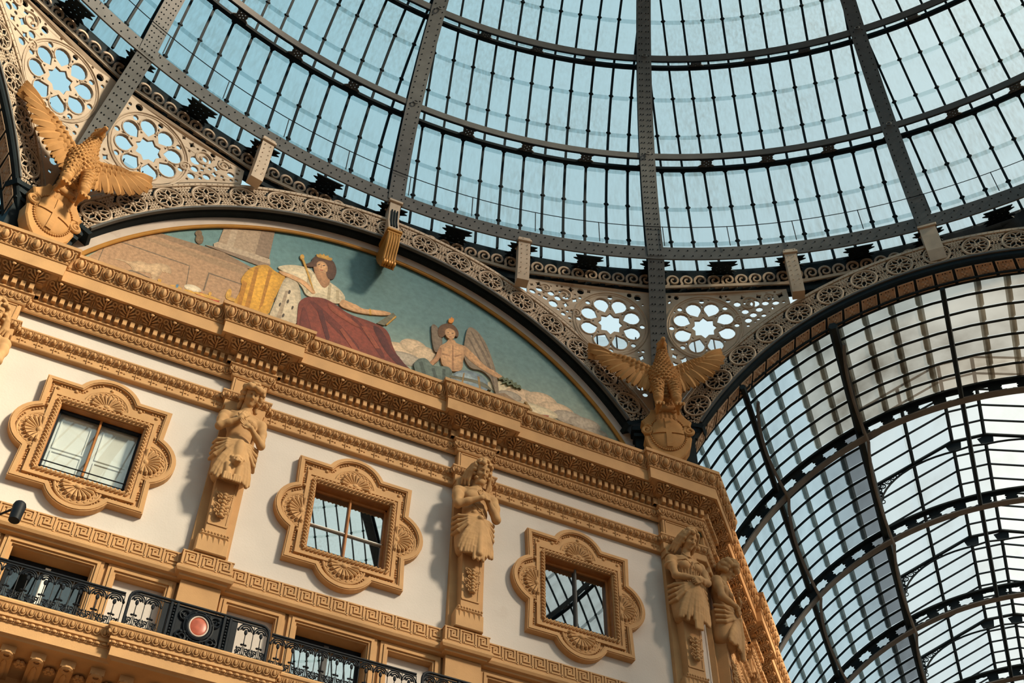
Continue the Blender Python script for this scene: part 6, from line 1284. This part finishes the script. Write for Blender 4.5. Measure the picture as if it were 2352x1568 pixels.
        b.path([(-0.11, -0.40, 1.50), (-0.06, -0.45, 1.40), (0.0, -0.475, 1.37), (0.06, -0.45, 1.40), (0.11, -0.40, 1.50)], [0.014] * 5, 0.006)
    else:
        arm(b, (-0.36, -0.29, 1.32), (-0.42, -0.36, 0.84), (-0.20, -0.58, 0.70), (0.7, -0.2, -0.5), (0.3, 0, -0.9), 1, 0.5, 1.0); arm(b, (0.36, -0.29, 1.32), (0.41, -0.42, 0.88), (0.08, -0.62, 1.0), (-0.8, 0, 0.3), (0.4, 0, 0.8), -1, 0.4, 1.0)
        curls(hr, skull, 0.05, 0.014, 11); curls(hr, [P(0.17 * math.cos(a), 0.18 * math.sin(a), 0.10 + 0.03 * math.sin(5 * a)) for a in np.linspace(0, 2 * pi, 22)], 0.058, 0.014, 12)
        skirt(dr, 0.66, -0.16, (0.10, -0.54, 0.58), 0.3, 14); dr.ell((0.10, -0.56, 0.58), 0.06, 0.02); dr.path([(0.10, -0.56, 0.55), (0.13, -0.54, 0.2), (0.15, -0.50, -0.30)], [0.05, 0.065, 0.05], 0.02); dr.path([(-0.28, -0.35, 1.36), (-0.05, -0.47, 1.1), (0.24, -0.40, 0.75)], [0.05, 0.06, 0.05], 0.03)
    hem_cut(dr, -0.40 if kind == 'nude' else -0.42, 0.0); sl, g = b.box(LO, (0.6, 0.1, 0.45), 0); b.F[sl] = np.maximum(b.F[sl], (0.45 - g[..., 2]).astype(np.float32))
    for nm, s in (('body', b), ('hair', hr), ('drapery', dr)):
        q = MB(); q.merge(s.mesh(), lambda V: V + [x, 0, 0]); bo = make(nm, q, 'statue_stone', t if nm == 'body' else bo, smooth='all') if nm == 'body' else (make(nm, q, 'statue_stone', bo, smooth='all'), bo)[1]
    return t
st2 = statue('nude', 'ochre statue of a bare-breasted woman, arms crossed, lion pelt at her hips', -2.3)
st3 = statue('bearded', 'ochre statue of a bearded man with crossed arms and a knotted cloth, between two windows', 2.3)
st4 = statue('robed', 'ochre statue of a robed woman with joined hands at the right corner of the facade', 6.9)
st5 = statue('youth', '', 11.5); dup(st5, arm_m(ARM_B[0], 11.5), 'ochre statue of a curly-haired youth round the right corner, facing the vault')
for c in list(st5.children_recursive): bpy.data.objects.remove(c)
bpy.data.objects.remove(st5)
dup(st3, shift(-9.2), 'ochre statue cut off by the left edge, only curls and an elbow in the photo')
# ================================================================ eagles on shields
def eagle(label, theta, flip=1):
    deg = theta - 90; y0 = 17.28 - A; EZ = 5.10
    t = thing('eagle_statue', label, 'eagle statue', (0, y0, EZ), deg, group='winged eagles at the corners'); s = SDF((-0.62, -0.75, -0.10), (0.62, 0.62, 2.36), 0.0145)
    s.ell((0, 0.08, 1.25), (0.34, 0.30, 0.42), 0.06); s.ell((0, 0.18, 0.88), (0.23, 0.22, 0.34), 0.08); s.cap((0, 0.04, 1.55), (0, -0.05, 1.92), 0.20, 0.125, 0.08)
    s.ell((0, -0.10, 2.05), (0.125, 0.17, 0.125), 0.04); s.ell((0, -0.22, 2.07), (0.085, 0.10, 0.075), 0.03); s.path([(0, -0.28, 2.09), (0, -0.38, 2.075), (0, -0.43, 2.02), (0, -0.425, 1.97)], [0.058, 0.05, 0.035, 0.014], 0.02); s.cap((0, -0.27, 2.02), (0, -0.37, 2.0), 0.035, 0.022, 0.01)
    for sx in (-1, 1):
        s.ell((sx * 0.10, -0.19, 2.09), (0.03, 0.035, 0.028), 0.01, cut=True); s.ell((sx * 0.092, -0.19, 2.09), 0.02, 0.006); s.cap((sx * 0.05, -0.27, 2.13), (sx * 0.115, -0.16, 2.13), 0.022, 0.02, 0.012)
        s.cap((sx * 0.18, -0.10, 0.82), (sx * 0.20, -0.12, 0.36), 0.15, 0.10, 0.03); s.cap((sx * 0.20, -0.10, 0.40), (sx * 0.22, -0.08, 0.14), 0.10, 0.07, 0.04)
        for k in (-1, 0, 1): s.path([(sx * 0.22, -0.10, 0.14), (sx * 0.22 + k * 0.055, -0.20, 0.12), (sx * 0.22 + k * 0.075, -0.28, 0.04), (sx * 0.22 + k * 0.075, -0.30, -0.03)], [0.05, 0.038, 0.036, 0.014], 0.012)
        s.path([(sx * 0.22, -0.04, 0.13), (sx * 0.24, 0.08, 0.08)], [0.045, 0.03], 0.012)
    for k in range(5): s.cap((-0.12 + 0.06 * k, 0.22, 0.75), (-0.2 + 0.1 * k, 0.30, 0.05), 0.07, 0.05, 0.02)
    b = s.mesh(); V = b.verts()        # carve rows of scale feathers into the surface
    ang = np.arctan2(V[:, 0], -(V[:, 1] - 0.12)); rowh = 0.075; rr = V[:, 2] / rowh; ri = np.floor(rr); fr = rr - ri; cells = 13; cx = ang / (2 * pi) * cells * 1.6 + 0.5 * (ri % 2); fx = cx - np.floor(cx) - 0.5
    dist = np.sqrt((fx * 1.0) ** 2 + ((1 - fr) * 0.55) ** 2); bump = np.where(dist < 0.52, 0.045 * (1 - fr), -0.018); m = ((V[:, 2] > 0.30) & (V[:, 2] < 1.97)).astype(float) * np.clip((V[:, 2] - 0.3) / 0.3, 0, 1); nrm = np.c_[np.sin(ang), -np.cos(ang), 0 * ang]; q = MB(); q.add((V + nrm * (bump * m)[:, None]) * [flip, 1, 1] + [0, y0, EZ], b.F); make('body', q, 'eagle_stone', t, deg, smooth='all')
    for sx in (-1, 1):
        w = MB(); tip = np.array([1.63 if sx * flip < 0 else 1.36, 0.02, 2.12]); sh = np.array([0.26, 0.12, 1.42])
        def feather(a, d, L, wd, lift, th=0.02):
            n = 7; f = np.linspace(0, 1, n); d = np.array(d, float); d /= np.linalg.norm(d); side = np.array([-d[2], 0, d[0]]); prof = np.array([0.7, 0.9, 1.0, 1.05, 1.05, 0.92, 0.42]) * wd; G = []
            for i in range(n):
                c = np.array(a) + d * L * f[i] + np.array([0, -lift - 0.05 * math.sin(f[i] * pi), 0]); G.append([c + side * prof[i], c + np.array([0, -th * 2.6, 0]), c - side * prof[i], c + np.array([0, th, 0])])
            w.grid(G, closed_v=True)
        B = lambda u: np.array([0.24 + (tip[0] - 0.42) * u, 0.16 - 0.10 * math.sin(u * pi) , 1.46 + 0.16 * math.sin(u * pi * 0.9) + 0.22 * u * u]) 
        for k in range(15):         # primaries and secondaries
            u = k / 14; an = math.radians(-84 + 112 * u ** 1.1); L = 0.68 - 0.06 * u; p = B(u * 0.72); feather(p, (math.cos(an), 0, math.sin(an)), L * (1.0 if k % 2 else 0.95), 0.095, 0.006 * k + 0.03 * (k % 2))
        for r_, n, L, wd, z0 in ((1, 13, 0.38, 0.095, 0.045), (2, 12, 0.25, 0.085, 0.085), (3, 11, 0.15, 0.07, 0.12)):
            for k in range(n): u = k / (n - 1); an = math.radians(-86 + 108 * u); feather(B(u * 0.80) + [0, 0, 0.02 * r_], (math.cos(an), 0, math.sin(an)), L, wd, z0)
        P = [B(u) + [0, -0.03, 0.03] for u in np.linspace(0, 0.82, 9)] + [tip - [0.28, 0, 0.10]]; w.tube(P, np.r_[0.13, 0.12, 0.11, 0.10, 0.095, 0.085, 0.075, 0.065, 0.055, 0.03], 9)
        for k in range(5): an = math.radians(4 + 7 * k); p = B(0.70); tv = tip - p; feather(p + [0, 0, 0.03 * k], (tv[0], 0, tv[2] - 0.30 + 0.06 * k), np.linalg.norm(tv) * (0.92 + 0.03 * k), 0.075, 0.02 * k)
        q = MB(); q.merge(w, lambda V: V * [sx * flip, 1, 1] * 1.0 + [0, y0, EZ]); make('wing', q, 'eagle_stone', t, deg, smooth=True)
    return t
def shield(label, theta):
    deg = theta - 90; y0 = 17.62 - A; z0 = 4.80; t = thing('shield_cartouche', label, 'shield', (0, y0, 3.4), deg, group='cartouche shields under the eagles'); half = [(0, -0.95), (0.16, -0.86), (0.34, -0.66), (0.47, -0.42), (0.52, -0.15), (0.46, 0.05), (0.50, 0.22), (0.56, 0.36), (0.46, 0.46), (0.36, 0.60), (0.33, 0.72), (0, 0.74)]
    out = half + [(-x, z) for x, z in half[-2:0:-1]]; b = MB(); b.prism([(x, z + z0) for x, z in out[::-1]], y0 - 0.06, y0 + 0.22, 0.03); make('cartouche_plate', b, 'eagle_stone', t, deg)
    d = MB(); d.ball((0, y0 - 0.05, z0 - 0.04), (0.385, 0.10, 0.50), 32, 10); ob_ = make('oval_boss', d, 'eagle_stone', t, deg, smooth='all')
    c = MB()
    def bow(x, z): return y0 - 0.05 - 0.10 * math.sqrt(max(0, 1 - (x / 0.385) ** 2 - ((z) / 0.50) ** 2))
    n = 13
    V = []; 
    for pts, hor in ((np.linspace(-0.44, 0.44, n), False), (np.linspace(-0.34, 0.34, n), True)):
        G = []
        for v in pts:
            q = [(v, s_) if hor else (s_, v) for s_ in (-0.062, -0.062, 0.062, 0.062)]; G.append([(x, bow(x, z) + (0.02 if j in (0, 3) else -0.022), z0 - 0.04 + z) for j, (x, z) in enumerate(q)])
        c.grid(G, closed_v=False)
    make('cross', c, 'eagle_stone', ob_, deg); e = MB()
    for k in range(52): a = 2 * pi * k / 52; e.ball((0.40 * math.cos(a), y0 - 0.075, z0 - 0.04 + 0.515 * math.sin(a)), 0.024, 7, 5)
    make('bead_rim', e, 'eagle_stone', ob_, deg, smooth=True)
    for sx in (-1, 1):
        v = MB()
        v.tube(scroll(sx * 0.47, z0 + 0.02, 0.13, 1.6, pi / 2, sx, 26) + [0, y0 - 0.08, 0], 0.042, 8); v.tube([(sx * 0.36, y0 - 0.08, z0 + 0.17), (sx * 0.45, y0 - 0.10, z0 + 0.16), (sx * 0.52, y0 - 0.05, z0 + 0.10)], [0.03, 0.05, 0.04], 8)
        make('volute', v, 'eagle_stone', t, deg, smooth=True)
    v = MB()
    for sx in (-1, 1): v.torus((sx * 0.17, y0 - 0.13, z0 + 0.64), 0.06, 0.035, 1, 0, 2 * pi, 12, 6)
    v.tube([(-0.17, y0 - 0.12, z0 + 0.66), (0.17, y0 - 0.12, z0 + 0.66)], 0.085, 12); make('top_scroll', v, 'eagle_stone', t, deg, smooth=True); return t
eagle('ochre eagle with spread wings perched on the shield at the right corner', 67.5); eagle('ochre eagle with spread wings perched on the shield at the left corner', 112.5)
shield('ochre oval shield with a raised cross under the right eagle', 67.5); shield('ochre oval shield with a raised cross under the left eagle', 112.5)
